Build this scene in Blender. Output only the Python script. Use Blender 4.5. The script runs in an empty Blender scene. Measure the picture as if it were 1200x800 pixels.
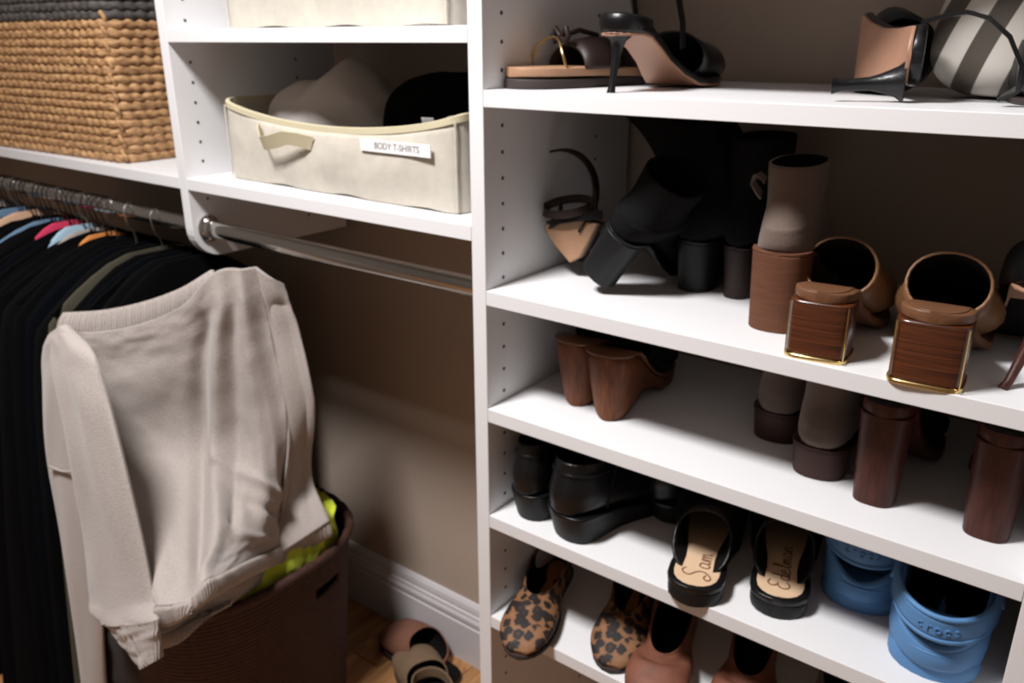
import bpy, bmesh, math, random
from mathutils import Vector, Matrix, noise, Euler
from math import sin, cos, pi, radians, sqrt
random.seed(7)
sc = bpy.context.scene
COL = sc.collection

# ------------------------------------------------------------------ camera
CAM = Vector((0.6492, -0.7873, 1.3160)); YAW = 0.657; PITCH = -0.350; ROLL = -0.0035; FPX = 977.98
_r = Vector((cos(YAW), sin(YAW), 0)); _F = Vector((-sin(YAW)*cos(PITCH), cos(YAW)*cos(PITCH), sin(PITCH))); _u = _r.cross(_F)
_R = _r*cos(ROLL)+_u*sin(ROLL); _U = _u*cos(ROLL)-_r*sin(ROLL)
cd = bpy.data.cameras.new('camera'); cam = bpy.data.objects.new('camera', cd); COL.objects.link(cam)
M = Matrix((_R, _U, -_F)).transposed().to_4x4(); M.translation = CAM
cam.matrix_world = M; cd.sensor_width = 36; cd.lens = FPX/1200*36; cd.clip_start = 0.02
sc.camera = cam
cd.dof.use_dof = True; cd.dof.focus_distance = 0.5; cd.dof.aperture_fstop = 13   # the photograph is slightly out of focus
# ------------------------------------------------------------------ world, light, exposure
w = bpy.data.worlds.new('world'); sc.world = w; w.use_nodes = True
w.node_tree.nodes['Background'].inputs[0].default_value = (0.9, 0.85, 0.8, 1); w.node_tree.nodes['Background'].inputs[1].default_value = 0.02
def area(name, loc, size, power, color, rot=(0, 0, 0)):
    l = bpy.data.lights.new(name, 'AREA'); l.shape = 'DISK'; l.size = size; l.energy = power; l.color = color
    o = bpy.data.objects.new(name, l); o.location = loc; o.rotation_euler = rot; COL.objects.link(o); return o
area('ceiling_lamp', (-0.18, -0.82, 2.40), 0.36, 46, (1.0, 0.982, 0.985))
sc.view_settings.view_transform = 'Standard'; sc.view_settings.look = 'None'
sc.view_settings.gamma = 1; sc.view_settings.use_curve_mapping = False
sc.view_settings.exposure = 0.42

# heights of the boards (top faces), metres above the floor
S1, S2, S3, S4, S5, SA, SB = 1.2574, 1.0123, 0.8478, 0.6833, 0.5121, 1.3288, 1.0931
TH, T, W1, W2, DEP, YB = 0.0194, 0.022, 0.6297, 0.6304, 0.345, 0.36
RZ = 1.003  # rods

def at(u, v, y):            # the point of the vertical plane y that the photograph shows at (u, v)
    d = _F+_R*((u-600)/FPX)-_U*((v-400)/FPX); return CAM+d*((y-CAM.y)/d.y)

# ------------------------------------------------------------------ materials
MATS = {}
def mat(name, col, rough=0.5, metal=0.0, spec=0.5, var=0.0, vscale=20, bump=0.0, bscale=200, stretch=(1, 1, 1), sheen=0.0, coat=0.0):
    m = bpy.data.materials.new(name); m.use_nodes = True; nt = m.node_tree; b = nt.nodes['Principled BSDF']
    b.inputs['Base Color'].default_value = (*col, 1); b.inputs['Roughness'].default_value = rough
    b.inputs['Metallic'].default_value = metal; b.inputs['Specular IOR Level'].default_value = spec
    if sheen: b.inputs['Sheen Weight'].default_value = sheen; b.inputs['Sheen Roughness'].default_value = 0.5
    if coat: b.inputs['Coat Weight'].default_value = coat
    tc = nt.nodes.new('ShaderNodeTexCoord'); mp = nt.nodes.new('ShaderNodeMapping'); mp.inputs['Scale'].default_value = stretch
    nt.links.new(tc.outputs['Object'], mp.inputs[0])
    if var:
        n = nt.nodes.new('ShaderNodeTexNoise'); n.inputs['Scale'].default_value = vscale; n.inputs['Detail'].default_value = 4
        nt.links.new(mp.outputs[0], n.inputs['Vector'])
        r = nt.nodes.new('ShaderNodeValToRGB'); r.color_ramp.elements[0].position = 0.3; r.color_ramp.elements[1].position = 0.7
        r.color_ramp.elements[0].color = (*[c*(1-var) for c in col], 1); r.color_ramp.elements[1].color = (*[min(1, c*(1+var)) for c in col], 1)
        nt.links.new(n.outputs[0], r.inputs[0]); nt.links.new(r.outputs[0], b.inputs['Base Color'])
    if bump:
        n2 = nt.nodes.new('ShaderNodeTexNoise'); n2.inputs['Scale'].default_value = bscale; n2.inputs['Detail'].default_value = 3
        nt.links.new(mp.outputs[0], n2.inputs['Vector']); bp = nt.nodes.new('ShaderNodeBump'); bp.inputs['Strength'].default_value = bump
        bp.inputs['Distance'].default_value = 0.002; nt.links.new(n2.outputs[0], bp.inputs['Height']); nt.links.new(bp.outputs[0], b.inputs['Normal'])
    MATS[name] = m; return m
mat('melamine', (0.72, 0.715, 0.72), 0.42, bump=0.05, bscale=300)
mat('wall_paint', (.42, .335, .27), 0.85, bump=0.08, bscale=120)
mat('room_paint', (.26, .24, .22), 0.9, bump=0.05, bscale=120)
mat('ceiling_paint', (0.6, 0.57, 0.54), 0.9, bump=0.05, bscale=120)
mat('trim_paint', (0.6, 0.57, 0.58), 0.35, bump=0.03)
mat('hole', (0.03, 0.025, 0.02), 0.9)
mat('chrome', (0.62, 0.6, 0.58), 0.16, 1.0)
mat('steel', (0.55, 0.55, 0.55), 0.3, 1.0)
mat('brass', (0.75, 0.56, 0.26), 0.22, 1.0)
mat('bronze_hook', (.16, .14, .13), 0.3, 1.0)
mat('canvas', (0.52, 0.48, 0.41), 0.9, var=0.06, vscale=60, bump=0.5, bscale=900)
mat('binding', (0.55, 0.49, 0.33), 0.8, bump=0.3, bscale=900)
mat('paper', (0.78, 0.77, 0.76), 0.6)
mat('ink', (0.16, 0.15, 0.15), 0.7)
mat('white_cloth', (.66, .61, .58), 0.95, bump=0.3, bscale=500, sheen=.2)
mat('black_cloth', (.003, .0028, .003), 0.95, spec=.05, bump=0.3, bscale=500)
mat('navy_cloth', (.002, .0025, .004), 0.95, spec=.05)
mat('charcoal_cloth', (.004, .0038, .004), 0.95, spec=.05)
mat('peach_cloth', (0.6, 0.37, 0.24), 0.9, bump=0.3, bscale=500)
mat('blue_cloth', (0.12, 0.2, 0.3), 0.9, bump=0.3, bscale=500)
mat('pale_blue_cloth', (0.34, 0.48, 0.58), 0.9, bump=0.3, bscale=500)
mat('crimson_cloth', (0.55, 0.03, 0.09), 0.9, bump=0.3, bscale=500)
mat('orange_cloth', (0.62, 0.22, 0.05), 0.9, bump=0.3, bscale=500)
mat('grey_cloth', (0.34, 0.3, 0.27), 0.9, bump=0.3, bscale=500)
mat('olive_cloth', (.06, .052, .032), 0.9, bump=0.3, bscale=500)
mat('neon_cloth', (0.62, 0.72, 0.04), 0.85, bump=0.3, bscale=400, sheen=.2)
mat('black_leather', (.0045, .0045, .005), 0.34, spec=.35, bump=0.15, bscale=250)
mat('black_suede', (.005, .0048, .005), 0.9, spec=.1, bump=0.4, bscale=500)
mat('matte_black', (.0045, .0048, .0055), 0.5, spec=.3)
mat('black_lining', (.006, .005, .0045), 0.9, spec=.1)
mat('dark_brown_leather', (.018, .0085, .007), 0.5, spec=.3, bump=0.15, bscale=250)
mat('wedge_wood', (.125, .040, .016), 0.5, spec=.25, var=0.3, vscale=30, stretch=(8, 8, 1), bump=0.1)
mat('mahogany', (.050, .014, .009), 0.42, spec=.25, var=0.35, vscale=30, stretch=(8, 8, 1), bump=0.1)
mat('tan_leather', (.15, .065, .030), 0.45, var=0.12, bump=0.15, bscale=250)
mat('camel_leather', (.19, .088, .036), 0.45, var=0.1, bump=0.15, bscale=250)
mat('blush_sole', (.34, .18, .115), 0.5, var=0.05)
mat('tan_sole', (.34, .19, .11), 0.5, var=0.08)
mat('beige_insole', (.60, .42, .27), 0.6, var=0.05)
mat('script_ink', (0.16, 0.06, 0.02), 0.6)
mat('taupe_suede', (.135, .098, .080), 0.95, spec=0.2, var=0.18, vscale=25, bump=0.4, bscale=600, sheen=.15)
mat('taupe_heel', (.115, .046, .025), 0.7, spec=.2, var=0.15, vscale=30, stretch=(1, 1, 8))
mat('brown_heel', (.06, .024, .018), 0.6, var=0.2)
mat('dark_lowheel', (.042, .019, .016), 0.6, spec=.25)
mat('blue_foam', (.088, .215, .43), 0.55, spec=.3, bump=0.08, bscale=300)
mat('blue_foam_dark', (0.045, 0.105, 0.24), 0.6, bump=0.08, bscale=300)
mat('rose_leather', (.17, .065, .040), 0.55, spec=.25, var=0.25, vscale=30, bump=0.2, bscale=300)
mat('cream_rubber', (0.66, 0.6, 0.52), 0.6)
mat('fawn_suede', (0.176, 0.112, 0.064), 0.9, var=0.12, bump=0.3, bscale=500)
mat('brown_suede', (0.18, 0.075, 0.045), 0.85, var=0.15, vscale=18, bump=0.3, bscale=500)
mat('dark_rubber', (0.03, 0.02, 0.018), 0.7)
mat('orange_lining', (0.36, 0.152, 0.056), 0.8, var=0.1)
mat('laundry_cloth', (0.03, 0.028, 0.03), 0.95)

def stacked_wood():         # a heel built of thin leather/wood layers
    m = mat('stacked_wood', (0.15, 0.05, 0.02), 0.30, coat=0.25); nt = m.node_tree; b = nt.nodes['Principled BSDF']
    tc = nt.nodes.new('ShaderNodeTexCoord'); mp = nt.nodes.new('ShaderNodeMapping'); mp.inputs['Scale'].default_value = (6, 6, 420)
    n = nt.nodes.new('ShaderNodeTexNoise'); n.inputs['Scale'].default_value = 1.0; n.inputs['Detail'].default_value = 2
    r = nt.nodes.new('ShaderNodeValToRGB'); r.color_ramp.elements[0].position = 0.35; r.color_ramp.elements[1].position = 0.65
    r.color_ramp.elements[0].color = (0.026, 0.007, 0.003, 1); r.color_ramp.elements[1].color = (0.115, 0.030, 0.009, 1)
    nt.links.new(tc.outputs['Object'], mp.inputs[0]); nt.links.new(mp.outputs[0], n.inputs['Vector']); nt.links.new(n.outputs[0], r.inputs[0]); nt.links.new(r.outputs[0], b.inputs['Base Color'])
stacked_wood()
def leopard():
    m = mat('leopard_hair', (0.5, 0.25, 0.1), 0.7); nt = m.node_tree; b = nt.nodes['Principled BSDF']; L = nt.links.new
    tc = nt.nodes.new('ShaderNodeTexCoord'); n = nt.nodes.new('ShaderNodeTexNoise'); n.inputs['Scale'].default_value = 130
    mx = nt.nodes.new('ShaderNodeVectorMath'); mx.operation = 'SCALE'; mx.inputs['Scale'].default_value = 0.009
    ad = nt.nodes.new('ShaderNodeVectorMath'); ad.operation = 'ADD'
    L(tc.outputs['Object'], n.inputs['Vector']); L(n.outputs['Color'], mx.inputs[0]); L(tc.outputs['Object'], ad.inputs[0]); L(mx.outputs[0], ad.inputs[1])
    v = nt.nodes.new('ShaderNodeTexVoronoi'); v.inputs['Scale'].default_value = 72; L(ad.outputs[0], v.inputs['Vector'])
    r = nt.nodes.new('ShaderNodeValToRGB'); cr = r.color_ramp; cr.interpolation = 'LINEAR'
    cr.elements[0].position = 0.0; cr.elements[0].color = (0.03, 0.012, 0.006, 1); cr.elements[1].position = 1; cr.elements[1].color = (0.24, 0.11, 0.045, 1)
    for p, c in ((0.12, (0.05, 0.018, 0.007, 1)), (0.20, (0.008, 0.004, 0.003, 1)), (0.50, (0.008, 0.004, 0.003, 1)), (0.58, (0.19, 0.085, 0.034, 1))):
        e = cr.elements.new(p); e.color = c
    L(v.outputs['Distance'], r.inputs[0]); L(r.outputs[0], b.inputs['Base Color'])
leopard()
def striped():
    m = mat('striped_cloth', (0.5, 0.5, 0.5), 0.55); nt = m.node_tree; b = nt.nodes['Principled BSDF']; L = nt.links.new
    tc = nt.nodes.new('ShaderNodeTexCoord'); mp = nt.nodes.new('ShaderNodeMapping'); mp.inputs['Rotation'].default_value = (0, radians(-24), 0)
    wv = nt.nodes.new('ShaderNodeTexWave'); wv.inputs['Scale'].default_value = 7.6; wv.inputs['Distortion'].default_value = 0.6; wv.inputs['Detail'].default_value = 0; wv.bands_direction = 'X'
    wv.inputs['Phase Offset'].default_value = 1.4
    r = nt.nodes.new('ShaderNodeValToRGB'); r.color_ramp.elements[0].position = 0.42; r.color_ramp.elements[1].position = 0.5
    r.color_ramp.elements[0].color = (0.085, 0.07, 0.055, 1); r.color_ramp.elements[1].color = (0.62, 0.58, 0.52, 1)
    L(tc.outputs['Object'], mp.inputs[0]); L(mp.outputs[0], wv.inputs['Vector']); L(wv.outputs['Fac'], r.inputs[0]); L(r.outputs[0], b.inputs['Base Color'])
striped()
def knit(name, col, rib):   # sweater knit; rib strips use the UV-free wave bump along the object axis
    m = mat(name, col, 0.95, spec=0.2, sheen=0.25); nt = m.node_tree; b = nt.nodes['Principled BSDF']; L = nt.links.new
    tc = nt.nodes.new('ShaderNodeTexCoord')
    n = nt.nodes.new('ShaderNodeTexNoise'); n.inputs['Scale'].default_value = 420; n.inputs['Detail'].default_value = 2; L(tc.outputs['Object'], n.inputs['Vector'])
    r = nt.nodes.new('ShaderNodeValToRGB'); r.color_ramp.elements[0].position = 0.25; r.color_ramp.elements[1].position = 0.6
    r.color_ramp.elements[0].color = (*[c*0.80 for c in col], 1); r.color_ramp.elements[1].color = (*col, 1)
    L(n.outputs[0], r.inputs[0]); L(r.outputs[0], b.inputs['Base Color'])
    wv = nt.nodes.new('ShaderNodeTexWave'); wv.bands_direction = 'X'; wv.inputs['Scale'].default_value = 26 if rib else 60; wv.inputs['Distortion'].default_value = 0.4
    L(tc.outputs['UV'] if rib else tc.outputs['Object'], wv.inputs['Vector'])
    mt = nt.nodes.new('ShaderNodeMath'); mt.operation = 'MULTIPLY_ADD'; mt.inputs[1].default_value = 1.6 if rib else 0.05
    L(wv.outputs['Fac'], mt.inputs[0]); L(n.outputs[0], mt.inputs[2])
    bp = nt.nodes.new('ShaderNodeBump'); bp.inputs['Strength'].default_value = 0.55; bp.inputs['Distance'].default_value = 0.002
    L(mt.outputs[0], bp.inputs['Height']); L(bp.outputs[0], b.inputs['Normal'])
knit('sweater_knit', (0.40, 0.35, 0.32), False); knit('sweater_rib', (0.40, 0.35, 0.32), True)
def wood_floor():
    m = mat('floor_wood', (0.3, 0.15, 0.07), 0.35); nt = m.node_tree; b = nt.nodes['Principled BSDF']; L = nt.links.new
    tc = nt.nodes.new('ShaderNodeTexCoord'); oi = nt.nodes.new('ShaderNodeObjectInfo'); mp = nt.nodes.new('ShaderNodeMapping'); mp.inputs['Scale'].default_value = (22, 1.6, 1)
    va = nt.nodes.new('ShaderNodeVectorMath'); va.operation = 'ADD'; L(tc.outputs['Object'], va.inputs[0]); L(oi.outputs['Location'], va.inputs[1]); L(va.outputs[0], mp.inputs[0])
    n = nt.nodes.new('ShaderNodeTexNoise'); n.inputs['Scale'].default_value = 2.2; n.inputs['Detail'].default_value = 6; n.inputs['Distortion'].default_value = 0.8; L(mp.outputs[0], n.inputs['Vector'])
    r = nt.nodes.new('ShaderNodeValToRGB'); r.color_ramp.elements[0].position = 0.3; r.color_ramp.elements[1].position = 0.72
    r.color_ramp.elements[0].color = (0.24, 0.105, 0.04, 1); r.color_ramp.elements[1].color = (0.52, 0.27, 0.11, 1)
    L(n.outputs[0], r.inputs[0]); hs = nt.nodes.new('ShaderNodeHueSaturation'); L(r.outputs[0], hs.inputs['Color'])
    ma = nt.nodes.new('ShaderNodeMath'); ma.operation = 'MULTIPLY_ADD'; ma.inputs[1].default_value = 0.35; ma.inputs[2].default_value = 0.85
    L(oi.outputs['Random'], ma.inputs[0]); L(ma.outputs[0], hs.inputs['Value']); L(hs.outputs[0], b.inputs['Base Color'])
wood_floor()
def weave(name, c0, c1, rough=0.7, sc_=60):
    m = mat(name, c0, rough); nt = m.node_tree; b = nt.nodes['Principled BSDF']; L = nt.links.new
    tc = nt.nodes.new('ShaderNodeTexCoord'); n = nt.nodes.new('ShaderNodeTexNoise'); n.inputs['Scale'].default_value = sc_; n.inputs['Detail'].default_value = 3
    mp = nt.nodes.new('ShaderNodeMapping'); mp.inputs['Scale'].default_value = (1, 1, 2.5); L(tc.outputs['Object'], mp.inputs[0]); L(mp.outputs[0], n.inputs['Vector'])
    r = nt.nodes.new('ShaderNodeValToRGB'); r.color_ramp.elements[0].position = 0.32; r.color_ramp.elements[1].position = 0.68
    r.color_ramp.elements[0].color = (*c0, 1); r.color_ramp.elements[1].color = (*c1, 1)
    L(n.outputs[0], r.inputs[0]); L(r.outputs[0], b.inputs['Base Color'])
    n2 = nt.nodes.new('ShaderNodeTexNoise'); n2.inputs['Scale'].default_value = 500; L(tc.outputs['Object'], n2.inputs['Vector'])
    bp = nt.nodes.new('ShaderNodeBump'); bp.inputs['Strength'].default_value = 0.5; bp.inputs['Distance'].default_value = 0.002; L(n2.outputs[0], bp.inputs['Height']); L(bp.outputs[0], b.inputs['Normal'])
weave('seagrass', (0.20, 0.095, 0.037), (0.52, 0.30, 0.135)); weave('dark_band', (0.035, 0.030, 0.028), (0.085, 0.075, 0.070)); weave('dark_wicker', (0.022, 0.0065, 0.004), (0.060, 0.018, 0.010), 0.75, 90)

# ------------------------------------------------------------------ object helpers
def thing(name, label, cat, loc=(0, 0, 0), rot=(0, 0, 0), group=None):
    o = bpy.data.objects.new(name, None); o.empty_display_size = 0.03; COL.objects.link(o); o.location = loc; o.rotation_euler = rot
    o['label'] = label; o['category'] = cat
    if group: o['group'] = group
    return o
def tag(o, label, cat, group=None):
    o['label'] = label; o['category'] = cat
    if group: o['group'] = group
    return o
def NB(): return bmesh.new()
def box(bm, x0, x1, y0, y1, z0, z1):
    v = [bm.verts.new(p) for p in ((x0, y0, z0), (x1, y0, z0), (x1, y1, z0), (x0, y1, z0), (x0, y0, z1), (x1, y0, z1), (x1, y1, z1), (x0, y1, z1))]
    for f in ((0, 3, 2, 1), (4, 5, 6, 7), (0, 1, 5, 4), (1, 2, 6, 5), (2, 3, 7, 6), (3, 0, 4, 7)): bm.faces.new([v[i] for i in f])
    return bm
def loft(bm, rings, close=True, cap0=False, cap1=False):
    R = [[bm.verts.new(p) for p in r] for r in rings]
    n = len(R[0])
    for a, b in zip(R, R[1:]):
        for i in range(n if close else n-1):
            j = (i+1) % n
            bm.faces.new((a[i], a[j], b[j], b[i]))
    if cap0: bm.faces.new(R[0][::-1])
    if cap1: bm.faces.new(R[-1])
    return bm
def tube(bm, pts, r, n=8, caps=True):
    pts = [Vector(p) for p in pts]; rings = []; nrm = None
    rr = r if isinstance(r, (list, tuple)) else [r]*len(pts)
    for i, p in enumerate(pts):
        t = (pts[min(i+1, len(pts)-1)]-pts[max(i-1, 0)]).normalized()
        if nrm is None: nrm = t.orthogonal().normalized()
        nrm = (nrm-t*nrm.dot(t)).normalized(); bn = t.cross(nrm)
        rings.append([p+(nrm*cos(2*pi*k/n)+bn*sin(2*pi*k/n))*rr[i] for k in range(n)])
    return loft(bm, rings, True, caps, caps)
def strap(bm, pts, wvec, w, t):      # flat band that follows pts, width along wvec
    pts = [Vector(p) for p in pts]; rings = []; wv = Vector(wvec).normalized()
    for i, p in enumerate(pts):
        tn = (pts[min(i+1, len(pts)-1)]-pts[max(i-1, 0)]).normalized(); s = (wv-tn*wv.dot(tn)).normalized(); n = tn.cross(s)
        rings.append([p+s*w/2+n*t/2, p+s*w/2-n*t/2, p-s*w/2-n*t/2, p-s*w/2+n*t/2])
    return loft(bm, rings, True, True, True)
def sgn(x): return (x > 0)-(x < 0)
def spow(x, p): return sgn(x)*abs(x)**p
def ringAB(A, B, hw, e=2.3, n=20, x=0):   # closed ring across the shoe through side-view points A (y,z) and B (y,z)
    c = ((A[0]+B[0])/2, (A[1]+B[1])/2); h = ((B[0]-A[0])/2, (B[1]-A[1])/2); out = []
    for k in range(n):
        a = 2*pi*k/n; s = spow(sin(a), 2/e); q = spow(cos(a), 2/e)
        out.append(Vector((x+hw*s, c[0]+h[0]*q, c[1]+h[1]*q)))
    return out
def interp(t, P):
    if t <= P[0][0]: return P[0][1]
    for (a, x), (b, y) in zip(P, P[1:]):
        if t <= b:
            k = (t-a)/(b-a); k = k*k*(3-2*k); return x+(y-x)*k
    return P[-1][1]
def sm(a, b, t):
    t = min(1, max(0, (t-a)/(b-a))); return t*t*(3-2*t)
def outl(t, Wh, Wb, point=2.2):          # half width of a sole at t = 0 (heel) .. 1 (toe)
    w_ = Wh+(Wb-Wh)*sm(.3, .68, t)-Wh*0.14*sm(.2, .4, t)*(1-sm(.45, .6, t))
    if t < .13: w_ *= sqrt(max(0, 1-((.13-t)/.13)**2.4))
    if t > .70: w_ *= max(0, 1-((t-.70)/.30)**point)**0.5
    return w_/2
def hcurve(t, H, h0): return h0+(H-h0)*(1-sm(.12, .66, t))
TS = [0.0015, .012, .035, .07, .12, .2, .3, .4, .5, .6, .7, .78, .85, .91, .955, .985, 1.0]
def sole(L, Wh, Wb, H, th, h0=None, point=2.2, t0=0, t1=1, grow=0):
    h0 = th if h0 is None else h0; bm = NB(); rings = []
    for t in TS:
        t = t0+(t1-t0)*t; z = hcurve(t, H, h0)
        rings.append(ringAB((t*L, z-th), (t*L, z), max(.0015, outl(t, Wh, Wb, point)+grow), 7, 20))
    return loft(bm, rings, True, True, True)
def heelblock(H, wt, wb, dt, db, yb=0.0, ytop=0.0, n=24, e=3.2, z0=0.0, slant=0.0, flare=None):
    bm = NB(); rings = []
    for k in range(9):
        s = k/8; z = z0+(H-z0)*s; q = s if flare is None else s**flare
        w_ = wb+(wt-wb)*q; d = db+(dt-db)*q; y0 = yb+(ytop-yb)*s
        rings.append([Vector((w_/2*spow(sin(2*pi*i/n), 2/e)+slant*s, y0+d/2-d/2*spow(cos(2*pi*i/n), 2/e), z)) for i in range(n)])
    return loft(bm, rings, True, True, True)
def vamp(L, Wh, Wb, H, h0, tA, tB, tops, point=2.2, e=2.3, n=24, puff=1.0, steps=12, drop=0.003, full=1.0):
    """toe upper: first ring opens backwards from (tA on the sole) up to (tB, tops[0]); closes at the toe"""
    bm = NB(); rings = []
    for k in range(steps+1):
        s = k/steps; s2 = 1-(1-s)**1.6
        ta = tA+(0.985-tA)*s2; tb = tB+(0.99-tB)*s2
        za = hcurve(ta, H, h0)-drop; zt = interp(s2, tops)
        tm = (ta+tb)/2 if s < 1 else .99
        hw = max(.004, (outl(min(.985, ta*.55+tb*.45), Wh, Wb, point)+.0015)*puff)
        zb = hcurve(min(1, tb), H, h0)+zt
        rings.append(ringAB((ta*L, za), (tb*L, zb), hw, e, n))
    loft(bm, rings, True, False, True); return bm
def sock(secs, e=2.3, n=24, cap=True, steps=3):
    """secs: (Ay, Az, By, Bz, halfwidth[, exponent]); the tube runs from the opening round the heel to the toe"""
    def cr(a, b, c, d, t): return 0.5*((2*b)+(-a+c)*t+(2*a-5*b+4*c-d)*t*t+(-a+3*b-3*c+d)*t*t*t)
    S = [tuple(s)+((e,) if len(s) < 6 else ()) for s in secs]; out = []
    for i in range(len(S)-1):
        a, b, c, d = S[max(0, i-1)], S[i], S[i+1], S[min(len(S)-1, i+2)]
        for k in range(steps): out.append([cr(a[j], b[j], c[j], d[j], k/steps) for j in range(6)])
    out.append(list(S[-1]))
    bm = NB(); loft(bm, [ringAB((s[0], s[1]), (s[2], s[3]), max(.002, s[4]), s[5], n) for s in out], True, False, cap); return bm

def obj(name, bm, m, parent=None, smooth=True, solid=0, sub=0, label=None, bevel=0, off=-1, kind=None):
    bmesh.ops.recalc_face_normals(bm, faces=bm.faces[:])
    me = bpy.data.meshes.new(name); bm.to_mesh(me); bm.free()
    for mm in (m if isinstance(m, (list, tuple)) else [m]): me.materials.append(MATS[mm])
    if smooth:
        me.polygons.foreach_set('use_smooth', [True]*len(me.polygons))
        try: me.set_sharp_from_angle(angle=radians(50))
        except Exception: pass
    o = bpy.data.objects.new(name, me); COL.objects.link(o)
    if parent: o.parent = parent
    if bevel:
        md = o.modifiers.new('b', 'BEVEL'); md.width = bevel; md.segments = 2; md.limit_method = 'ANGLE'; md.angle_limit = radians(40)
    if solid:
        md = o.modifiers.new('s', 'SOLIDIFY'); md.thickness = solid; md.offset = off
        if isinstance(m, (list, tuple)) and len(m) > 1: md.material_offset = 1; md.material_offset_rim = 0
    if sub:
        md = o.modifiers.new('ss', 'SUBSURF'); md.levels = sub; md.render_levels = sub
    if label: o['label'] = label
    if kind: o['kind'] = kind
    return o
def struct(name, bm, m, **k):
    return obj(name, bm, m, smooth=False, kind='structure', **k)

# ------------------------------------------------------------------ the room
struct('floor', box(NB(), -2.4, 1.7, -2.3, YB, -0.05, -0.006), 'laundry_cloth')
FLOOR = bpy.data.objects['floor']; del FLOOR['kind']; FLOOR['kind'] = 'structure'
pl_me = []
for k in range(3):
    me = bpy.data.meshes.new('plank'); bm = NB(); box(bm, -.0405, .0405, -.4, .4, -.006, 0)
    bmesh.ops.bevel(bm, geom=[e for e in bm.edges if all(v.co.z > -.001 for v in e.verts)], offset=.0012, segments=1, affect='EDGES')
    bm.to_mesh(me); bm.free(); me.materials.append(MATS['floor_wood']); pl_me.append(me)
for i in range(49):
    x = -2.36+i*.0825; y = YB-.005-.4-(i*0.37 % .8)+1.6
    while y > -2.7:
        if y-.4 < YB-.004:
            o = bpy.data.objects.new('plank', pl_me[i % 3])
            y1 = min(y+.399, YB); y0 = max(y-.399, -2.3)
            if y1-y0 > .004:
                COL.objects.link(o); o.parent = FLOOR; o.location = (x, (y0+y1)/2, 0); o.scale = (1, (y1-y0)/.8, 1)
        y -= .8
struct('wall_back', box(NB(), -2.4, 1.7, YB, YB+.08, -.05, 2.5), 'wall_paint')
struct('wall_left', box(NB(), -2.48, -2.4, -2.3, YB+.08, -.05, 2.5), 'room_paint')
struct('wall_right', box(NB(), 1.7, 1.78, -2.3, YB+.08, -.05, 2.5), 'room_paint')
struct('wall_front', box(NB(), -2.48, 1.78, -2.38, -2.3, -.05, 2.5), 'room_paint')
struct('ceiling', box(NB(), -2.48, 1.78, -2.38, YB+.08, 2.5, 2.58), 'ceiling_paint')
def profile_x(bm, prof, x0, x1):
    return loft(bm, [[Vector((x, y, z)) for y, z in prof] for x in (x0, x1)], True, True, True)
yb = YB
struct('baseboard_back', profile_x(NB(), [(yb, 0), (yb-.016, 0), (yb-.016, .098), (yb-.0125, .101), (yb-.0125, .104), (yb-.016, .107), (yb-.0165, .117), (yb-.013, .124), (yb-.013, .130), (yb-.0095, .133), (yb-.0095, .136), (yb-.011, .139), (yb-.009, .150), (yb-.004, .158), (yb, .159)], -2.4, 1.7), 'trim_paint')

# ------------------------------------------------------------------ closet units
def panel(name, x0, x1, z0, z1, parent, round_r=0):
    pts = [(0, z1), (0, z0+round_r)]
    if round_r:
        for k in range(1, 9):
            a = pi/2*k/8; pts.append((round_r*(1-cos(a)), z0+round_r*(1-sin(a))))
    else: pts = [(0, z1), (0, z0)]
    pts += [(DEP, z0), (DEP, z1)]
    bm = loft(NB(), [[Vector((x, y, z)) for y, z in pts] for x in (x0, x1)], True, True, True)
    return obj(name, bm, 'melamine', parent, smooth=False, bevel=.0008)
def holes(parent, x, side, z0, z1, skip=()):
    bm = NB(); z = 1.3424+.032*20
    while z > z0:
        if z < z1 and not any(abs(z-q) < .014 for q in skip):
            for y in (.036, .251):
                c = [Vector((x+side*.0003, y+.0024*cos(2*pi*k/10), z+.0024*sin(2*pi*k/10))) for k in range(10)]
                d = [Vector((x+side*.0012, y+.0031*cos(2*pi*k/10), z+.0031*sin(2*pi*k/10))) for k in range(10)]
                loft(bm, [d, [p-Vector((side*.0009, 0, 0)) for p in d]], True, False, False)
                bm.faces.new([bm.verts.new(p) for p in c])
        z -= .032
    return obj('pin_holes', bm, 'hole', parent, smooth=False, kind='stuff')
def holes(parent, x, side, z0, z1, skip=()):
    bm = NB(); z = 1.3424+.032*22
    while z > z0:
        if z < z1 and not any(abs(z-q+TH/2) < .012 for q in skip):
            for y in (.036, .251):
                c = [Vector((x+side*.0004, y+.0026*cos(2*pi*k/12), z+.0026*sin(2*pi*k/12))) for k in range(12)]
                bm.faces.new([bm.verts.new(p) for p in c])
        z -= .032
    return obj('pin_holes', bm, 'hole', parent, smooth=False, kind='stuff')
def shelf(x0, x1, z, parent):
    return obj('shelf', box(NB(), x0+.0004, x1-.0004, 0.0, DEP, z-TH, z), 'melamine', parent, smooth=False, bevel=.0007)
U = thing('shoe_shelving_unit', 'tall white shoe shelving unit with sloping-looking rows of shoes on five open shelves', 'shelves', (W2/2, .17, 0))
U['label'] = 'tall white shelving unit on the right whose open shelves hold rows of shoes'
inv = Vector((-W2/2, -.17, 0))
def kid(o, root):           # keep world position while parented
    o.parent = root; o.matrix_parent_inverse = Matrix.Translation(root.location).inverted(); return o
p = kid(panel('side_panel', -T, 0, 0, 2.15, None), U); h = holes(None, 0, 1, .05, 2.1, (S1, S2, S3, S4, S5)); h.parent = p
p = kid(panel('side_panel', W2, W2+T, 0, 2.15, None), U); h = holes(None, W2, -1, .05, 2.1, (S1, S2, S3, S4, S5)); h.parent = p
for z in (1.80, 1.475, S1, S2, S3, S4, S5): kid(shelf(0, W2, z, None), U)
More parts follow.
